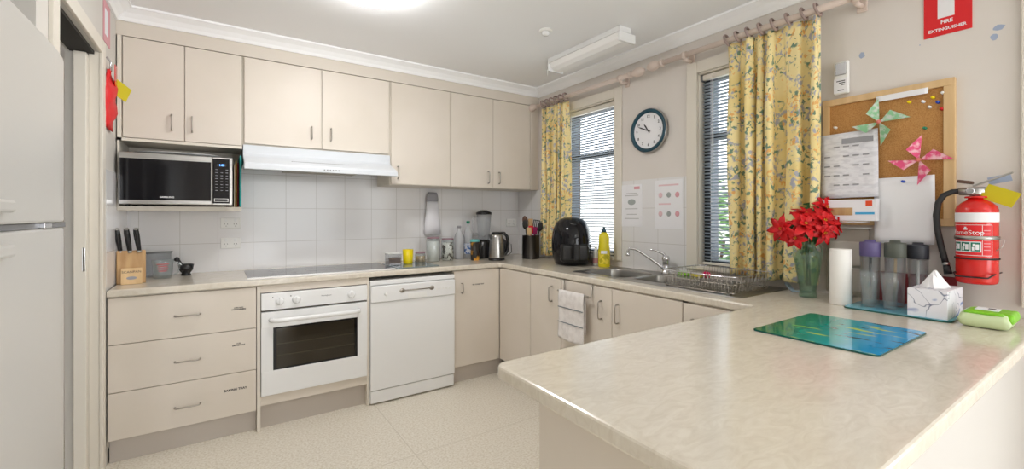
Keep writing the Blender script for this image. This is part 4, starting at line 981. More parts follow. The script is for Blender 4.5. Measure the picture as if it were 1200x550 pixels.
# sponges and brush behind the bowls
tag(MB().box(-.075, -.045, -1.945, -1.865, .9045, .93, .006, 3).build('sponge', 'green'), 'green sponge behind the sink beside the tap', 'sponge')
tag(MB().box(-.073, -.04, -2.03, -1.955, .9045, .926, .006, 3).build('sponge', 'lightyel'), 'yellow sponge between the green one and the pink scrubber', 'sponge')
sc_ = MB(); sc_.ico((-.07, -2.065, .9275), .024, 3, (.8, 1, .9))
for v in sc_.bm.verts: v.co += Vector((random.uniform(-1, 1), random.uniform(-1, 1), random.uniform(-.3, 1))) * .0025
tag(sc_.build('scrubber', 'hotpink'), 'hot pink scrubber behind the dish rack', 'scrubber')
cb = MB(); random.seed(4)
pts = [(-.06 + .035 * math.sin(i * .9), -2.515 - .05 * math.cos(i * .63) - i * .001, .906 + .003 * (i % 5)) for i in range(26)]
for i in range(3): cb.tube([(-.05 - i * .013, -2.50, .935), (-.06 - i * .014, -2.525, .912), (-.11 - i * .01, -2.56, .9055), (-.10 + i * .02, -2.60 - i * .008, .9055), (-.05, -2.60, .9055)], .0042, 8)
M['ltblue'] = mat('pale_blue_cord', srgb(150, 170, 186), .4)
tag(cb.build('coiled_cord', 'ltblue'), 'pale blue grey coiled cord lying at the foot of the wide curtain', 'cord')

# towel on hook rail
t = thing('towel_rail', 'steel over-door towel rail hooked on the sink cupboard door', 'towel rail', (-.63, -1.53, .78))
for y in (-1.40, -1.655): 
    MB().tube([(-.6065, y, .8625), (-.6065, y, .80), (-.615, y, .785), (-.64, y, .785), (-.648, y, .795)], .0048, 8).build('hook', 'handle', t)
MB().tube([(-.648, -1.385, .795), (-.648, -1.67, .795)], .0048, 10).build('bar', 'handle', t)
t = thing('hanging_towel', 'white hand towel with thin grey stripes hanging on the towel rail', 'towel', (-.65, -1.53, .5))
mb = MB(); n, mm = 26, 30; g = []
zb_ = .50; 
prof_ = [(-.640, .56)] + [(-.640, .56 + i * .0375) for i in range(1, 7)] + [(-.643, .8), (-.648, .8035), (-.654, .8)] + [(-.656 - .003 * math.sin(i * .4), .79 - i * .0137) for i in range(1, 22)]
for (x, z) in prof_:
    q = (.8 - z) / .3
    g.append([mb.bm.verts.new((x - .003 * math.sin(i * 1.1 + q) * max(0, q), -1.405 - .232 * i / n + .01 * q * (-1 if i > n / 2 else 1) * 0, z - (.012 * math.sin(i / n * 3) if q > .9 else 0))) for i in range(n + 1)])
for a, b in zip(g, g[1:]):
    for i in range(n): f = mb.bm.faces.new((a[i], a[i + 1], b[i + 1], b[i])); f.smooth = True
o = mb.build('cloth', 'towel', t); md = o.modifiers.new('s', 'SOLIDIFY'); md.thickness = .003; md.offset = 0
for z in (.695, .60):
    mb = MB(); a = []
    for i in range(n + 1): 
        x = -.6635 - .003 * math.sin(i * 1.1 + (.8 - z) / .3) * (.8 - z) / .3
        a.append([mb.bm.verts.new((x, -1.405 - .232 * i / n, z)), mb.bm.verts.new((x, -1.405 - .232 * i / n, z + .006)), mb.bm.verts.new((x + .002, -1.405 - .232 * i / n, z + .003))])
    for p_, q_ in zip(a, a[1:]):
        for k in range(3): mb.bm.faces.new((p_[k], q_[k], q_[(k + 1) % 3], p_[(k + 1) % 3]))
    mb.build('grey_stripe', 'towelstripe', t)

# ------------------------------------------------------------------ cooktop and glass board
t = thing('cooktop', 'flat black glass cooktop in the worktop under the rangehood', 'cooktop', (-1.88, -.33, .9))
B(-2.33, -1.43, -.525, -.10, .9003, .906, .002).build('glass_plate', 'gloss', t)
zr = MB()
for (x, y, r_) in ((-2.12, -.22, .08), (-2.12, -.42, .07), (-1.64, -.22, .07), (-1.64, -.42, .09), (-1.88, -.3, .1)): zr.lathe([(r_, .9061), (r_, .9063), (r_ - .002, .9063)], (x, y, 0), 40, close=False)
zr.build('zone_rings', 'grey', t)
B(-2.3315, -1.4285, -.5275, -.5255, .9003, .9058).build('front_trim', 'steel', t)
M['tintglass'] = mat('smoky_glass', srgb(120, 132, 136), .05, spec=.7)
tag(B(-1.425, -1.10, -.555, -.22, .9003, .907, .003).build('glass_board', 'tintglass'), 'smoky glass worktop saver under the small jars right of the cooktop', 'board')

# ------------------------------------------------------------------ microwave and boards
t = thing('microwave_oven', 'stainless and black microwave on the open shelf under the wall cupboard', 'microwave', (-2.67, -.2, 1.334))
B(-2.932, -2.402, -.36, -.03, 1.342, 1.632, .003).build('body', 'steel', t)
d = B(-2.932, -2.508, -.385, -.3605, 1.343, 1.632, .003).build('door', 'steel', t)
B(-2.926, -2.512, -.388, -.3855, 1.366, 1.598).build('door_glass', 'gloss', d)
text('lettering', 'SAMSUNG', .013, 'paper', d, (-2.72, -.3885, 1.384), RB, sx=1.1)
cp = B(-2.506, -2.402, -.385, -.3605, 1.343, 1.632, .003).build('control_panel', 'steel', t)
B(-2.503, -2.418, -.388, -.3855, 1.352, 1.622).build('panel_glass', 'gloss', cp)
B(-2.483, -2.437, -.3886, -.3882, 1.576, 1.592).build('display', M['black'], cp); text('clock_digits', '1:35', .016, 'led', cp, (-2.458, -.389, 1.584), RB)
bt = MB()
for r_ in range(8):
    for k in range(3):
        if r_ != 0 or k != 1: bt.box(-2.49 + k * .026, -2.478 + k * .026, -.3886, -.3882, 1.555 - r_ * .018, 1.558 - r_ * .018)
bt.build('button_marks', 'greyink', cp)
B(-2.497, -2.424, -.390, -.388, 1.362, 1.382, .001).build('open_button', 'steel', cp); B(-2.493, -2.428, -.3912, -.3902, 1.365, 1.379).build('button_inset', 'gloss', cp)
for x in (-2.9, -2.43):
    for y in (-.34, -.06): MB().lathe([(.012, 1.3335), (.012, 1.342)], (x, y, 0), 12).build('foot', 'black', t)
pl = MB().lathe([(.10, 1.6325), (.16, 1.637), (.215, 1.65), (.218, 1.653), (.21, 1.652), (.15, 1.641), (.001, 1.639)], (-2.67, -.2, 0), 48, sy=.62, close=False)
tag(pl.build('serving_platter', 'whiteplas'), 'pale oval platter lying on top of the microwave', 'platter')
def board(x, th, yf, zt, m, label):
    o = B(x, x + th, yf, -.06, 1.334, zt, .0018).build('chopping_board', m); tag(o, label, 'chopping board', 'thin boards beside the microwave')
M['creamb'] = mat('cream_board', srgb(226, 214, 186), .5); M['yelb'] = mat('mustard_board', srgb(196, 150, 50), .5)
board(-2.394, .005, -.345, 1.60, 'creamb', 'cream thin board next to the microwave side')
board(-2.386, .006, -.35, 1.62, 'yelb', 'mustard yellow thin board beside the microwave, second from it')
board(-2.376, .006, -.345, 1.61, 'maroon', 'maroon thin board between the mustard and teal boards')
board(-2.366, .010, -.40, 1.648, 'teal', 'teal board standing at the right end of the microwave shelf')

# ------------------------------------------------------------------ left worktop items
kx, ky = -2.884, -.33
t = thing('knife_block', 'pale timber knife block holding black-handled knives at the worktop left end', 'knife block', (kx, ky, .9), rz=R(8))
MB().prism([(-.055, 0.0005), (.06, 0.0005), (.085, .15), (-.035, .185)], 'X', -.062, .062).build('block', 'wood', t, world=False, bev=.004)
fp = MB().prism([(-.088, .0005), (-.057, .0005), (-.047, .085), (-.060, .088)], 'X', -.045, .045).build('front_rest', 'woodl', t, world=False, bev=.002)
def ltext(name, body, size, m, par, mtx):
    cu = bpy.data.curves.new('t', 'FONT'); cu.body = body; cu.size = size; cu.align_x = 'CENTER'; cu.align_y = 'CENTER'; cu.extrude = .0003
    o = bpy.data.objects.new('t', cu); COL.objects.link(o); dg = bpy.context.evaluated_depsgraph_get(); dg.update()
    me = bpy.data.meshes.new_from_object(o.evaluated_get(dg)); bpy.data.objects.remove(o); me.transform(mtx); me.materials.clear(); me.materials.append(M[m])
    q = bpy.data.objects.new(name, me); COL.objects.link(q); q.parent = par; return q
tl = Matrix.Rotation(R(90 - 17.7), 4, 'X')
ltext('lettering', 'SCANPAN', .018, 'ink', fp, Matrix.Translation((0, -.0672, .066)) @ tl)
MB().lathe([(.022, 0), (.022, -.001)], (0, 0, 0), 24, 'Y', sx=1, sy=.4, mtx=Matrix.Translation((0, -.0775, .034)) @ Matrix.Rotation(R(-17.7), 4, 'X')).build('oval_badge', 'greyink', fp, world=False)
for i, x in enumerate((-.043, -.003, .037)):
    k = thing('kitchen_knife', ('black-handled knife in the left slot of the block', 'black-handled knife in the middle slot of the block', 'black-handled knife in the right slot of the block')[i], 'knife', (kx + x, ky - .03, 1.085), 'knives in the block', rz=R(8)); k.rotation_euler.y = R(-7)
    MB().tube([(0, 0, -.012), (0, -.004, .01), (0, -.010, .05), (0, -.012, .09), (0, -.022, .118)], .01, 10, rr=[.010, .011, .013, .014, .012]).build('handle', 'black', k, world=False)
    MB().tube([(0, -.001, -.014), (0, -.0015, -.002)], .012, 10).build('bolster', 'steel', k, world=False); MB().tube([(0, -.022, .117), (0, -.0235, .122)], .0118, 10).build('end_cap', 'steel', k, world=False)
# clear container and jug
t = thing('clear_container', 'clear plastic box with a grey rim behind the glass jug', 'container', (-2.79, -.075, .9))
m_ = MB(); m_.box(-2.862, -2.722, -.125, -.025, .9005, .903); m_.box(-2.862, -2.860, -.125, -.025, .903, 1.045); m_.box(-2.724, -2.722, -.125, -.025, .903, 1.045); m_.box(-2.86, -2.724, -.125, -.123, .903, 1.045); m_.box(-2.86, -2.724, -.027, -.025, .903, 1.045)
m_.build('box', 'plastic_clear', t)
MB().tube([(-2.864, -.127, 1.047), (-2.72, -.127, 1.047), (-2.72, -.023, 1.047), (-2.864, -.023, 1.047), (-2.864, -.127, 1.047)], .003, 6).build('rim', 'grey', t)
def vessel(mb, prof, c, th=.0025, n=32, sx=1, sy=1):
    inner = [(max(r - th, .001), z + (th if i == 0 else 0)) for i, (r, z) in enumerate(prof)]
    mb.lathe([(.001, prof[0][1])] + prof + inner[::-1] + [(.001, prof[0][1] + th)], c, n, sx=sx, sy=sy, close=False); return mb
t = thing('measuring_jug', 'glass measuring jug with red markings beside the knife block', 'jug', (-2.755, -.20, .9))
vessel(MB(), [(.045, .9008), (.048, .93), (.05, .98), (.054, 1.01)], (-2.755, -.20, 0)).build('bowl', 'glass', t)
MB().tube([(-2.706, -.205, .995), (-2.685, -.21, .995), (-2.672, -.212, .98), (-2.682, -.21, .93), (-2.70, -.206, .915)], .0055, 8).build('handle', 'glass', t)
rm = MB()
for z, w_ in ((.985, 66), (.972, 50), (.958, 58), (.945, 40)):
    vs = []
    for i in range(5): a = R(-85 - w_ / 2 + w_ * i / 4); vs.append([rm.bm.verts.new((-2.755 + .0525 * math.cos(a), -.20 + .0525 * math.sin(a), z + d)) for d in (0, .004)])
    for a, b in zip(vs, vs[1:]): rm.bm.faces.new((a[0], b[0], b[1], a[1]))
rm.build('red_markings', 'redsign', t)
t = thing('mortar', 'small black bowl on the worktop under the microwave shelf', 'bowl', (-2.645, -.13, .9))
vessel(MB(), [(.026, .9005), (.028, .905), (.022, .915), (.036, .935), (.042, .97)], (-2.645, -.13, 0), .005).build('bowl', 'black', t)
t = thing('pestle', 'black and white handled pestle leaning in the black bowl', 'pestle', (-2.67, -.14, .93))
MB().tube([(-2.645, -.13, .925), (-2.672, -.145, .975), (-2.688, -.15, 1.0)], .012, 12, rr=[.012, .010, .014]).build('shaft', 'black', t)
MB().ico((-2.69, -.151, 1.005), .016, 2).build('knob', 'black', t); MB().tube([(-2.652, -.156, .94), (-2.677, -.160, .985)], .004, 8).build('white_stripe', 'paper', t)

# ------------------------------------------------------------------ back-run items
def jar(label, x, y, z, r, h, lidm, fill, fh, name='storage_jar', bodym='glass', lid_h=.012, group=None, fillm=None):
    t = thing(name, label, 'jar', (x, y, z), group)
    vessel(MB(), [(r * .94, z + .0008), (r, z + .006), (r, z + h - lid_h - .008), (r * .9, z + h - lid_h)], (x, y, 0), .002).build('body', bodym, t)
    MB().lathe([(r * .93, z + h - lid_h), (r * .95, z + h - lid_h + .002), (r * .95, z + h - .002), (r * .9, z + h)], (x, y, 0), 28).build('lid', lidm, t)
    if fill: MB().lathe([(.001, z + .004), (r * .9, z + .004), (r * .9, z + fh), (.001, z + fh)], (x, y, 0), 24).build('contents', fill, t)
    return t
ZB = .9073
t = thing('food_container', 'small clear rectangular tub of brown food beside the yellow cup', 'container', (-1.385, -.36, ZB))
m_ = MB(); a = (-1.435, -1.335, -.40, -.31); m_.box(*a, ZB, ZB + .002); m_.box(a[0], a[0] + .002, a[2], a[3], ZB + .002, ZB + .085); m_.box(a[1] - .002, a[1], a[2], a[3], ZB + .002, ZB + .085); m_.box(a[0] + .002, a[1] - .002, a[2], a[2] + .002, ZB + .002, ZB + .085); m_.box(a[0] + .002, a[1] - .002, a[3] - .002, a[3], ZB + .002, ZB + .085)
m_.build('tub', 'plastic_clear', t); B(-1.43, -1.34, -.395, -.315, ZB + .004, ZB + .055, .004).build('contents', 'brown', t); B(-1.437, -1.333, -.402, -.308, ZB + .0855, ZB + .092, .002).build('lid', 'whiteplas', t)
tag(vessel(MB(), [(.034, ZB), (.036, ZB + .01), (.041, ZB + .11)], (-1.262, -.33, 0), .002).build('plastic_cup', 'yellow'), 'bright yellow plastic cup on the glass board', 'cup')
M['cerial'] = mat('oat_contents', srgb(206, 180, 140), .9, noise=(60, srgb(170, 140, 100), 2, .4, .6, ONE))
jar('small squat glass jar with brown contents between yellow cup and canisters', -1.15, -.30, ZB, .042, .085, 'rope', 'cerial', .05)
jar('taller clip-top canister with pale contents right of the cooktop', -1.0, -.21, .9005, .056, .20, 'rope', 'candle', .165, 'clip_top_canister')
MB()
j = jar('clip-top canister with black and white pieces, right of the pale one', -.872, -.20, .9005, .054, .185, 'rope', 'cookie', .15, 'clip_top_canister') if False else None
M['cookie'] = mat('speckled_contents', srgb(232, 228, 220), .8, noise=(34, srgb(60, 48, 40), 2, .5, .56, ONE))
jar('clip-top canister with black and white pieces, right of the pale one', -.86, -.19, .9005, .053, .185, 'rope', 'cookie', .15, 'clip_top_canister')
for (cx_, cy_, r_, h_) in ((-1.025, -.22, .056, .20), (-.885, -.20, .053, .185)): pass
def bottle(label, x, y, r, h, m, capm, name='plastic_bottle', lab=None):
    t = thing(name, label, 'bottle', (x, y, .9005)); z = .9005
    MB().lathe([(.001, z), (r * .9, z), (r, z + .008), (r, z + h * .62), (r * .9, z + h * .72), (r * .4, z + h * .86), (r * .34, z + h * .93)], (x, y, 0), 28).build('body', m, t)
    MB().lathe([(r * .42, z + h * .93), (r * .42, z + h * .99), (r * .36, z + h)], (x, y, 0), 20).build('cap', capm, t)
    if lab: MB().lathe([(r + .0006, z + h * .12), (r + .0006, z + h * .4)], (x, y, 0), 28, close=False).build('label', lab, t)
    return t
M['milky'] = thin('translucent_bottle', (.93, .94, .95), .2, .8, .45, (.9, .91, .93))
M['bluelab'] = mat('blue_label', srgb(60, 110, 180), .5, noise=(30, srgb(220, 225, 235), 2, .45, .55, ONE))
bottle('translucent white bottle with pale cap left of the blue-labelled one', -.735, -.16, .042, .29, 'milky', 'greyink')
bottle('translucent bottle with green cap and blue label behind the fruit cup', -.632, -.13, .038, .33, 'milky', 'pingreen', lab='bluelab')
t = thing('fruit_snack_cup', 'dark cup printed with orange fruit and a pale teal lid beside the blender', 'cup', (-.668, -.32, .9))
MB().lathe([(.001, .9005), (.034, .9005), (.036, .905), (.039, 1.055)], (-.668, -.32, 0), 28).build('body', 'juice', t)
M['ltteal'] = mat('pale_teal_lid', srgb(110, 190, 190), .4)
MB().lathe([(.042, 1.055), (.042, 1.072), (.038, 1.076)], (-.668, -.32, 0), 28).build('lid', 'ltteal', t)
bx_, by_ = -.495, -.17
t = thing('blender', 'countertop blender with clear jug and black base behind the kettle', 'blender', (bx_, by_, .9))
MB().lathe([(.001, .9005), (.082, .9005), (.084, .91), (.075, .99), (.062, 1.04), (.05, 1.06)], (bx_, by_, 0), 32).build('motor_base', 'black', t)
vessel(MB(), [(.046, 1.0605), (.05, 1.08), (.058, 1.15), (.066, 1.265), (.067, 1.285)], (bx_, by_, 0), .0035).build('jug', 'plastic_clear', t)
MB().lathe([(.05, 1.286), (.07, 1.286), (.071, 1.305), (.06, 1.31), (.03, 1.325), (.001, 1.326)], (bx_, by_, 0), 32).build('lid', 'black', t)
MB().tube([(bx_ - .06, by_, 1.27), (bx_ - .10, by_, 1.265), (bx_ - .112, by_, 1.23), (bx_ - .105, by_, 1.13), (bx_ - .055, by_, 1.11)], .008, 10).build('handle', 'plastic_clear', t)
bl = MB()
for k in range(4): bl.box(-.03, .0, -.005, .005, -.001, .001, mtx=Matrix.Translation((bx_, by_, 1.085)) @ Matrix.Rotation(R(90 * k), 4, 'Z') @ Matrix.Rotation(R(28), 4, 'Y'))
bl.build('blade', 'steel', t)
x, y = -.515, -.42
t = thing('electric_kettle', 'brushed steel electric kettle with black handle in the back corner', 'kettle', (x, y, .9))
MB().lathe([(.001, .9005), (.068, .9005), (.07, .908), (.066, .918)], (x, y, 0), 36).build('power_base', 'black', t)
MB().lathe([(.001, .919), (.066, .919), (.066, .93), (.0655, .96), (.06, 1.04), (.052, 1.10), (.045, 1.122)], (x, y, 0), 40).build('body', 'steel', t)
MB().lathe([(.046, 1.122), (.044, 1.131), (.03, 1.138), (.001, 1.14)], (x, y, 0), 32).build('lid', 'black', t)
MB().tube([(x + .03, y - .01, 1.13), (x + .062, y - .02, 1.128), (x + .088, y - .025, 1.10), (x + .10, y - .028, 1.04), (x + .092, y - .026, .98), (x + .07, y - .02, .945), (x + .06, y - .015, .94)], .011, 12, rr=[.009, .013, .014, .012, .011, .012, .012]).build('handle', 'black', t)
MB().prism([(-.048, 1.06), (-.075, 1.115), (-.046, 1.118)], 'Y', y - .014, y + .014, mtx=Matrix.Translation((x, 0, 0))).build('spout', 'steel', t, world=True)
MB().tube([(-.10, -.02, 1.0), (-.12, -.06, .925), (-.20, -.12, .906), (-.30, -.14, .9055), (-.38, -.22, .9055), (x + .03, y + .05, .9055)], .003, 8).build('power_cord', 'black', t)
x, y = -.185, -.46
t = thing('utensil_holder', 'dark steel cylinder utensil holder in the back corner', 'utensil holder', (x, y, .9))
M['dsteel'] = mat('dark_steel', srgb(76, 74, 74), .3, 1, noise=(5, srgb(120, 118, 116), 3, .4, .7, (3, 3, .2)))
vessel(MB(), [(.077, .9005), (.077, .906), (.077, 1.10), (.079, 1.103)], (x, y, 0), .003, 36).build('can', 'dsteel', t)
def utensil(dx, dy, lean, tip, kind, m, label, hm=None):
    t = thing('cooking_utensil', label, 'utensil', (x + dx * .4, y + dy * .4, .92), 'utensils in the steel holder')
    b0 = Vector((x + dx * .35, y + dy * .35, .925)); b1 = Vector((x + dx, y + dy, 1.115)); dd = (b1 - b0).normalized(); end = b1 + dd * tip
    MB().tube([b0, b1, end], .005, 8).build('shaft', hm or m, t)
    up = dd; sd = Vector((math.cos(R(-34)), math.sin(R(-34)), 0)); sd = (sd - up * sd.dot(up)).normalized(); nn = up.cross(sd)
    mt = Matrix((( *(sd.x, nn.x, up.x), end.x), (*(sd.y, nn.y, up.y), end.y), (*(sd.z, nn.z, up.z), end.z), (0, 0, 0, 1)))
    h = MB()
    if kind == 'oval': h.ico((0, 0, .035), .04, 3, (.62, .16, 1.05), mt)
    elif kind == 'flat': h.box(-.022, .022, -.004, .004, -.005, .06, .004, 2, mt)
    elif kind == 'slot':
        for k in range(5): h.box(-.03 + k * .0135, -.0235 + k * .0135, -.0015, .0015, .002, .075, mtx=mt)
        h.box(-.03, .0305, -.0016, .0016, -.008, .003, .001, 1, mt); h.box(-.03, .0305, -.0016, .0016, .074, .08, .001, 1, mt)
    elif kind == 'round': h.ico((0, 0, .02), .026, 2, (1, .5, 1), mt)
    h.build('head', m, t)
utensil(-.055, -.01, 0, .05, 'oval', 'blackm', 'black oval ladle leaning furthest left in the holder')
utensil(-.03, .02, 0, .085, 'oval', 'brown', 'brown spoon standing behind the red spatula')
utensil(-.022, -.03, 0, .015, 'flat', 'redsign', 'red spatula in the utensil holder')
utensil(.012, .02, 0, .075, 'flat', 'wood', 'timber flat spatula at the centre of the holder')
utensil(.02, -.025, 0, .02, 'round', 'blackm', 'short black spoon in front of the timber spatula')
utensil(.055, .01, 0, .045, 'slot', 'blackm', 'black slotted turner leaning right in the holder')
utensil(.058, -.035, 0, .03, 'oval', 'blackm', 'black solid spoon leaning furthest right')
utensil(-.05, -.045, 0, .0, 'flat', 'woodl', 'pale timber spatula low at the left of the holder')
M['magenta'] = mat('magenta_silicone', srgb(150, 20, 90), .4)
utensil(.004, -.045, 0, .004, 'flat', 'magenta', 'magenta spatula at the front of the holder')
tag(MB().lathe([(.001, 0), (.085, 0), (.088, .006), (.07, .016), (.001, .022)], (0, 0, 0), 32, mtx=Matrix.Translation((-.335, -.20, .989)) @ Matrix.Rotation(R(78), 4, 'X')).build('pan_lid', 'black'), 'round black lid standing on edge behind the utensil holder', 'lid')
# air fryer
ax_, ay_ = -.19, -1.0
t = thing('air_fryer', 'glossy black egg-shaped air fryer in front of the left window', 'air fryer', (ax_, ay_, .9), rz=R(-122 + 90))
prf = [(.001, 0.001), (.115, .001), (.128, .012), (.142, .06), (.150, .13), (.149, .2), (.138, .27), (.115, .325), (.085, .352), (.05, .363), (.001, .366)]
MB().lathe(prf, (0, 0, 0), 48, sx=1.02, sy=1.12).build('body', 'gloss', t, world=False)
MB().box(-.11, .11, -.178, -.10, .03, .17, .03, 4).build('basket_front', 'black', t, world=False)
h = MB(); h.box(-.024, .024, -.245, -.165, .115, .165, .012, 3); h.box(-.022, .022, -.245, -.215, .05, .15, .012, 3); h.build('handle', 'black', t, world=False)
MB().lathe([(.04, .0), (.038, .012), (.03, .016), (.001, .017)], (0, 0, 0), 28, mtx=Matrix.Translation((0, -.105, .322)) @ Matrix.Rotation(R(38), 4, 'X')).build('dial', 'black', t, world=False)
MB().lathe([(.044, .0), (.044, .004), (.04, .005)], (0, 0, 0), 32, mtx=Matrix.Translation((0, -.103, .318)) @ Matrix.Rotation(R(38), 4, 'X')).build('dial_ring', 'steel', t, world=False)
M['dot'] = mat('white_icon', srgb(200, 205, 215), .4)
tag(B(-.42, -.05, -1.16, -.83, .9002, .9012).build('x', 'dark'), 'x', 'x') if False else None
# detergent etc
dx_, dy_ = -.115, -1.275
t = thing('detergent_bottle', 'yellow lemon dishwashing liquid bottle with dark cap by the left window', 'bottle', (dx_, dy_, .9))
MB().lathe([(.001, .9005), (.04, .9005), (.043, .91), (.043, 1.02), (.037, 1.07), (.038, 1.11), (.034, 1.135), (.02, 1.152), (.014, 1.156)], (dx_, dy_, 0), 32, sy=1).build('body', 'lightyel', t)
MB().lathe([(.016, 1.156), (.016, 1.172), (.009, 1.176), (.009, 1.19), (.006, 1.194)], (dx_, dy_, 0), 20).build('cap', M['tealrim'], t)
a0 = math.degrees(math.atan2(-3.587 - dy_, -2.478 - dx_))
def arcpatch(cx, cy, r, a0_, a1_, z0, z1, n=10, sy=1):
    mb = MB(); vs = []
    for i in range(n + 1): a = R(a0_ + (a1_ - a0_) * i / n); vs.append([mb.bm.verts.new((cx + r * math.cos(a), cy + r * math.sin(a), z)) for z in (z0, z1)])
    for a, b in zip(vs, vs[1:]): mb.bm.faces.new((a[0], b[0], b[1], a[1])).smooth = True
    return mb
M['lemon'] = mat('lemon_label', srgb(236, 216, 70), .4, noise=(26, srgb(190, 176, 30), 2, .46, .56, ONE))
arcpatch(dx_, dy_, .0436, a0 - 60, a0 + 60, .925, 1.015).build('lemon_label', 'lemon', t)
arcpatch(dx_, dy_, .0440, a0 - 30, a0 + 30, 1.0, 1.022).build('name_label', 'paper', t)
bottle('small white pump bottle between the air fryer and the yellow detergent', -.10, -1.175, .022, .14, 'whiteplas', 'whiteplas', 'small_bottle', 'pinkink')
bottle('small pink bottle tucked behind the yellow detergent', -.055, -1.215, .018, .085, 'pinkb', 'pinkb', 'small_bottle')

# ------------------------------------------------------------------ peninsula items
# vase with poinsettias
vx, vy = -.20, -2.655
t = thing('flower_vase', 'green glass vase with side handles in front of the wide curtain', 'vase', (vx, vy, .9))
vp = [(.036, .9008), (.037, .906), (.033, .93), (.038, .97), (.049, 1.03), (.055, 1.075), (.050, 1.105), (.034, 1.125), (.028, 1.14), (.034, 1.156), (.040, 1.162)]
vessel(MB(), vp, (vx, vy, 0), .003, 36).build('body', 'gglass', t)
for s in (-1, 1):
    c_, s_ = math.cos(R(-34)), math.sin(R(-34))
    pts = [(.032, 1.145), (.05, 1.148), (.064, 1.125), (.066, 1.095), (.055, 1.06)]
    MB().tube([(vx + s * r * c_, vy + s * r * s_, z) for r, z in pts], .0045, 8).build('side_handle', 'gglass', t)
random.seed(11)
def leafshape(mb, base, d, n_, ln, w_, droop=.2):
    d = Vector(d).normalized(); n_ = Vector(n_); s = d.cross(n_)
    if s.length < .01: s = d.cross(Vector((1, 0, .1)))
    s.normalize(); n_ = s.cross(d).normalized(); rows = []
    for k, (q, ww_) in enumerate(((0, .12), (.25, .7), (.5, 1), (.75, .7), (1, .03))):
        c = Vector(base) + d * ln * q - n_ * droop * ln * q * q
        rows.append([mb.bm.verts.new(c - s * w_ * ww_ * .5 + n_ * .004), mb.bm.verts.new(c - n_ * .003), mb.bm.verts.new(c + s * w_ * ww_ * .5 + n_ * .004)])
    for a, b in zip(rows, rows[1:]):
        for k in range(2): mb.bm.faces.new((a[k], a[k + 1], b[k + 1], b[k])).smooth = True
def poinsettia(off, nrm, size, label):
    c = Vector((vx, vy, 1.155)) + Vector((off[0] * 1.25, off[1] * 1.25, off[2] * .85)); size *= 1.18; n_ = Vector(nrm).normalized()
    t = thing('poinsettia_flower', label, 'flower', tuple(c), 'poinsettia flowers in the vase')
    st = MB(); base = Vector((vx, vy, .955)) + Vector((random.uniform(-.01, .01), random.uniform(-.01, .01), 0)); mid = Vector((vx, vy, 1.15)) + Vector(off) * .12; st.tube([base, mid, (c + mid) / 2 + Vector((0, 0, .01)), c - n_ * .004], .0028, 6); st.build('stem', 'leaf', t)
    a = n_.cross(Vector((.3, .2, 1))).normalized(); b = n_.cross(a)
    br_ = MB(); k0 = random.uniform(0, 1)
    for k in range(7):
        an = 2 * math.pi * (k + k0) / 7; leafshape(br_, c, (a * math.cos(an) + b * math.sin(an)) + n_ * .25, n_, size * random.uniform(.85, 1.1), size * .5, .35)
    for k in range(5):
        an = 2 * math.pi * (k + .3 + k0) / 5; leafshape(br_, c + n_ * .006, (a * math.cos(an) + b * math.sin(an)) + n_ * .6, n_, size * .6, size * .34, .2)
    o = br_.build('bracts', 'bract', t); md = o.modifiers.new('s', 'SOLIDIFY'); md.thickness = .0008
    g_ = MB()
    for k in range(4):
        an = random.uniform(0, 6.28); leafshape(g_, c - n_ * .012, (a * math.cos(an) + b * math.sin(an)) - n_ * .3, n_, size * 1.15, size * .5, .3)
    o = g_.build('leaves', 'leaf', t); md = o.modifiers.new('s', 'SOLIDIFY'); md.thickness = .0008
    y_ = MB()
    for k in range(5): y_.ico(tuple(c + n_ * .01 + a * .005 * math.cos(k * 1.3) + b * .005 * math.sin(k * 1.3)), .0028, 1)
    y_.build('centre', 'tagy', t)
ux = Vector((.831, -.556, 0)); uf = Vector((-.556, -.831, 0))   # sideways, and towards the room
def fl(s, fw, z, n, size, label): poinsettia(ux * s + uf * fw + Vector((0, 0, z)), n, size, label)
fl(-.11, .02, .075, ux * -1 + uf * .5 + Vector((0, 0, .1)), .058, 'red poinsettia leaning furthest left out of the vase')
fl(-.045, .05, .10, uf + Vector((0, 0, .6)), .066, 'red poinsettia facing the room left of centre above the vase')
fl(.025, .05, .115, uf + Vector((0, 0, .7)), .066, 'red poinsettia facing the room right of centre above the vase')
fl(.088, -.03, .19, uf + ux * .2 + Vector((0, 0, .5)), .060, 'red poinsettia at the top right of the bunch')
fl(.085, .02, .09, ux + uf * .7 + Vector((0, 0, .2)), .058, 'red poinsettia leaning right out of the vase')
fl(-.075, .04, .03, uf - ux * .5 - Vector((0, 0, .3)), .052, 'red poinsettia drooping low at the left of the vase')
fl(-.005, .0, .15, uf * .5 + Vector((0, 0, 1)), .060, 'red poinsettia at the top centre of the bunch')
fl(.01, .07, .055, uf - Vector((0, 0, .1)), .050, 'red poinsettia low at the front just over the vase rim')
# candle-like white roll
tag(MB().lathe([(.001, .9005), (.0385, .9005), (.0395, .902), (.0395, 1.133), (.038, 1.136), (.012, 1.136), (.010, 1.13), (.001, 1.13)], (-.262, -2.806, 0), 40).build('pillar_candle', 'candle'), 'tall plain white cylindrical candle beside the vase', 'candle')
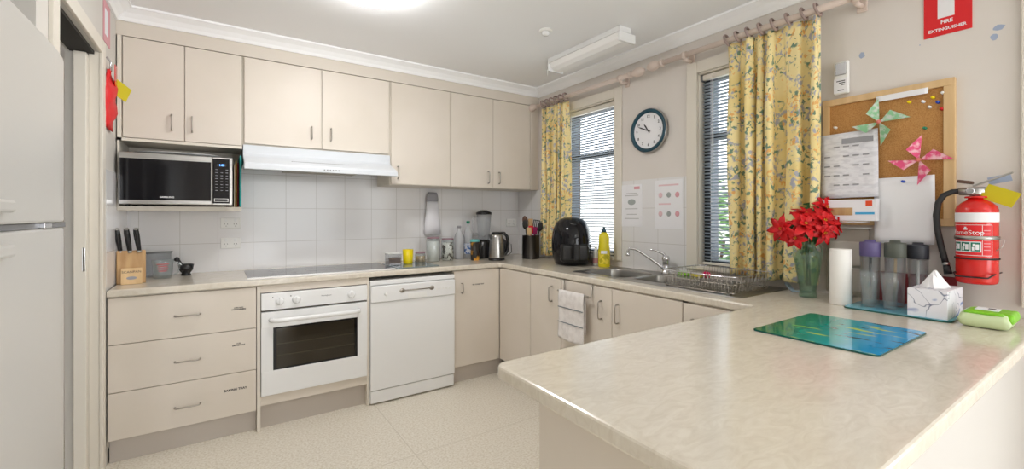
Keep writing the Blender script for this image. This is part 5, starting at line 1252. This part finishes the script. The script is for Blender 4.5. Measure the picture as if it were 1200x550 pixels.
# teal tray and its load
def flatboard(name, x0, x1, y0, y1, r, z0, z1, m, label, cat, edge):
    t = thing(name, label, cat, ((x0 + x1) / 2, (y0 + y1) / 2, z0))
    MB().prism(rr_(x0, x1, y0, y1, r), 'Z', z0, z1 - .0006).build('edge', edge, t); MB().prism(rr_(x0 + .002, x1 - .002, y0 + .002, y1 - .002, r), 'Z', z1 - .0006, z1).build('surface', m, t, world=True)
    return t
flatboard('serving_tray', -.345, -.06, -3.165, -2.838, .03, .9003, .9063, 'tray', 'teal tinted glass board under the bottles and tissue box', 'board', 'tealedge')
ZT = .9065
def tumbler(label, x, y, r, h, lidm, grip):
    t = thing('drink_bottle', label, 'bottle', (x, y, ZT), 'clear drink bottles on the teal board')
    vessel(MB(), [(r * .86, ZT), (r * .9, ZT + .01), (r, ZT + h * .74)], (x, y, 0), .002).build('body', 'plastic_clear', t)
    MB().lathe([(r * 1.02, ZT + h * .745), (r * 1.05, ZT + h * .75), (r * 1.05, ZT + h * .95), (r * 1.0, ZT + h * .965), (r * .55, ZT + h * .97), (r * .5, ZT + h), (.001, ZT + h)], (x, y, 0), 32).build('lid', lidm, t)
    MB().tube([(x, y, ZT + .02), (x + .004, y, ZT + h * .72)], .005, 8).build('inner_straw', grip, t)
tumbler('clear drink bottle with purple lid, nearest the candle', -.185, -2.885, .035, .27, 'lidp', 'black')
tumbler('clear drink bottle with olive grey lid, middle of three on the teal board', -.165, -2.962, .034, .27, 'lidg', 'woodl')
tumbler('clear drink bottle with charcoal lid nearest the wall', -.09, -3.015, .033, .262, 'lidb', 'candle')
for (x, y, lab) in ((-.262, -2.905, 'clear drinking glass in front of the purple-lidded bottle'), (-.248, -2.968, 'clear drinking glass beside the tissue box')):
    tag(vessel(MB(), [(.021, ZT), (.022, ZT + .01), (.024, ZT + .06), (.029, ZT + .105), (.030, ZT + .145)], (x, y, 0), .002).build('drinking_glass', 'glass'), lab, 'glass', 'drinking glasses on the teal board')
t = thing('tissue_box', 'white tissue box with blue ink line drawings on the teal board', 'tissue box', (-.225, -3.097, ZT))
B(-.33, -.125, -3.152, -3.042, ZT, ZT + .102, .0015).build('carton', 'boxprint', t)
MB().lathe([(.03, 0), (.03, .0006)], (-.228, -3.097, ZT + .1022), 28, sx=1.6).build('opening', 'lidp', t)
ts = MB(); n = 22
for (ox, hh, w_, tw) in ((0, .062, .048, 0), (.018, .05, .04, 1.1), (-.02, .045, .042, 2.1)):
    rg_ = [];
    for j in range(6):
        q = j / 5; rg_.append([ts.bm.verts.new((-.228 + ox + (w_ * (1.15 - q) * .9) * (1 + .3 * math.sin(3 * a_ + tw + q * 2)) * math.cos(a_), -3.097 + (w_ * (1.1 - q) * .62) * (1 + .35 * math.sin(4 * a_ + tw)) * math.sin(a_), ZT + .1035 + hh * q)) for a_ in [2 * math.pi * i / n for i in range(n)]])
    for a, b in zip(rg_, rg_[1:]):
        for i in range(n): ts.bm.faces.new((a[i], a[(i + 1) % n], b[(i + 1) % n], b[i]))
    ts.bm.faces.new(rg_[-1])
ts.build('tissue', 'tissue', t)
# wipes packet
t = thing('wipes_packet', 'lime green and white soft packet of wipes at the worktop end', 'packet', (-.285, -3.24, .9))
M['wipe'] = mat('pale_green_film', srgb(206, 222, 176), .3)
def pillow(x0, x1, y0, y1, z0, z1, m, nm, par, n=14):
    mb = MB(); top_, bot = [], []
    for j in range(n + 1):
        a, b = [], []
        for i in range(n + 1):
            u, v = i / n * 2 - 1, j / n * 2 - 1; k = (1 - abs(u) ** 8) ** .5 * (1 - abs(v) ** 8) ** .5
            X_ = (x0 + x1) / 2 + (x1 - x0) / 2 * u; Y_ = (y0 + y1) / 2 + (y1 - y0) / 2 * v; zm = z0 + (z1 - z0) * .42; wob = .0012 * math.sin(9 * u + 5 * v)
            a.append(mb.bm.verts.new((X_, Y_, zm + (z1 - zm) * k + wob * k))); b.append(mb.bm.verts.new((X_, Y_, zm - (zm - z0) * k)))
        top_.append(a); bot.append(b)
    for g_ in (top_, bot):
        for j in range(n):
            for i in range(n): mb.bm.faces.new((g_[j][i], g_[j][i + 1], g_[j + 1][i + 1], g_[j + 1][i])).smooth = True
    bmesh.ops.remove_doubles(mb.bm, verts=mb.bm.verts[:], dist=1e-5)
    return mb.build(nm, m, par)
pillow(-.358, -.215, -3.305, -3.178, .9005, .954, 'wipe', 'packet_film', t)
pillow(-.345, -.212, -3.31, -3.255, .92, .9562, 'green', 'green_end', t)
pillow(-.35, -.225, -3.29, -3.19, .942, .9565, 'green', 'green_top', t)
B(-.315, -.262, -3.272, -3.215, .956, .9605, .002).build('resealable_flap', 'paper', t); B(-.30, -.28, -3.262, -3.245, .9606, .9612).build('dark_print', M['lidb'], t)
tag(MB().prism(rr_(-.395 + .0, -.36, -3.0, -2.9, .01), 'Z', .9, .901).build('x', 'dark'), 'x', 'x') if False else None
# printed glass saver
t = thing('worktop_saver', 'glass worktop saver printed in green and blue on the peninsula', 'board', (-.80, -2.99, .9), rz=0)
MB().prism(rr_(-.215, .215, -.168, .168, .018), 'Z', .0005, .0048).build('glass_edge', 'tealedge', t, world=False)
MB().prism(rr_(-.213, .213, -.166, .166, .018), 'Z', .0048, .0056).build('printed_face', 'mat', t, world=False)
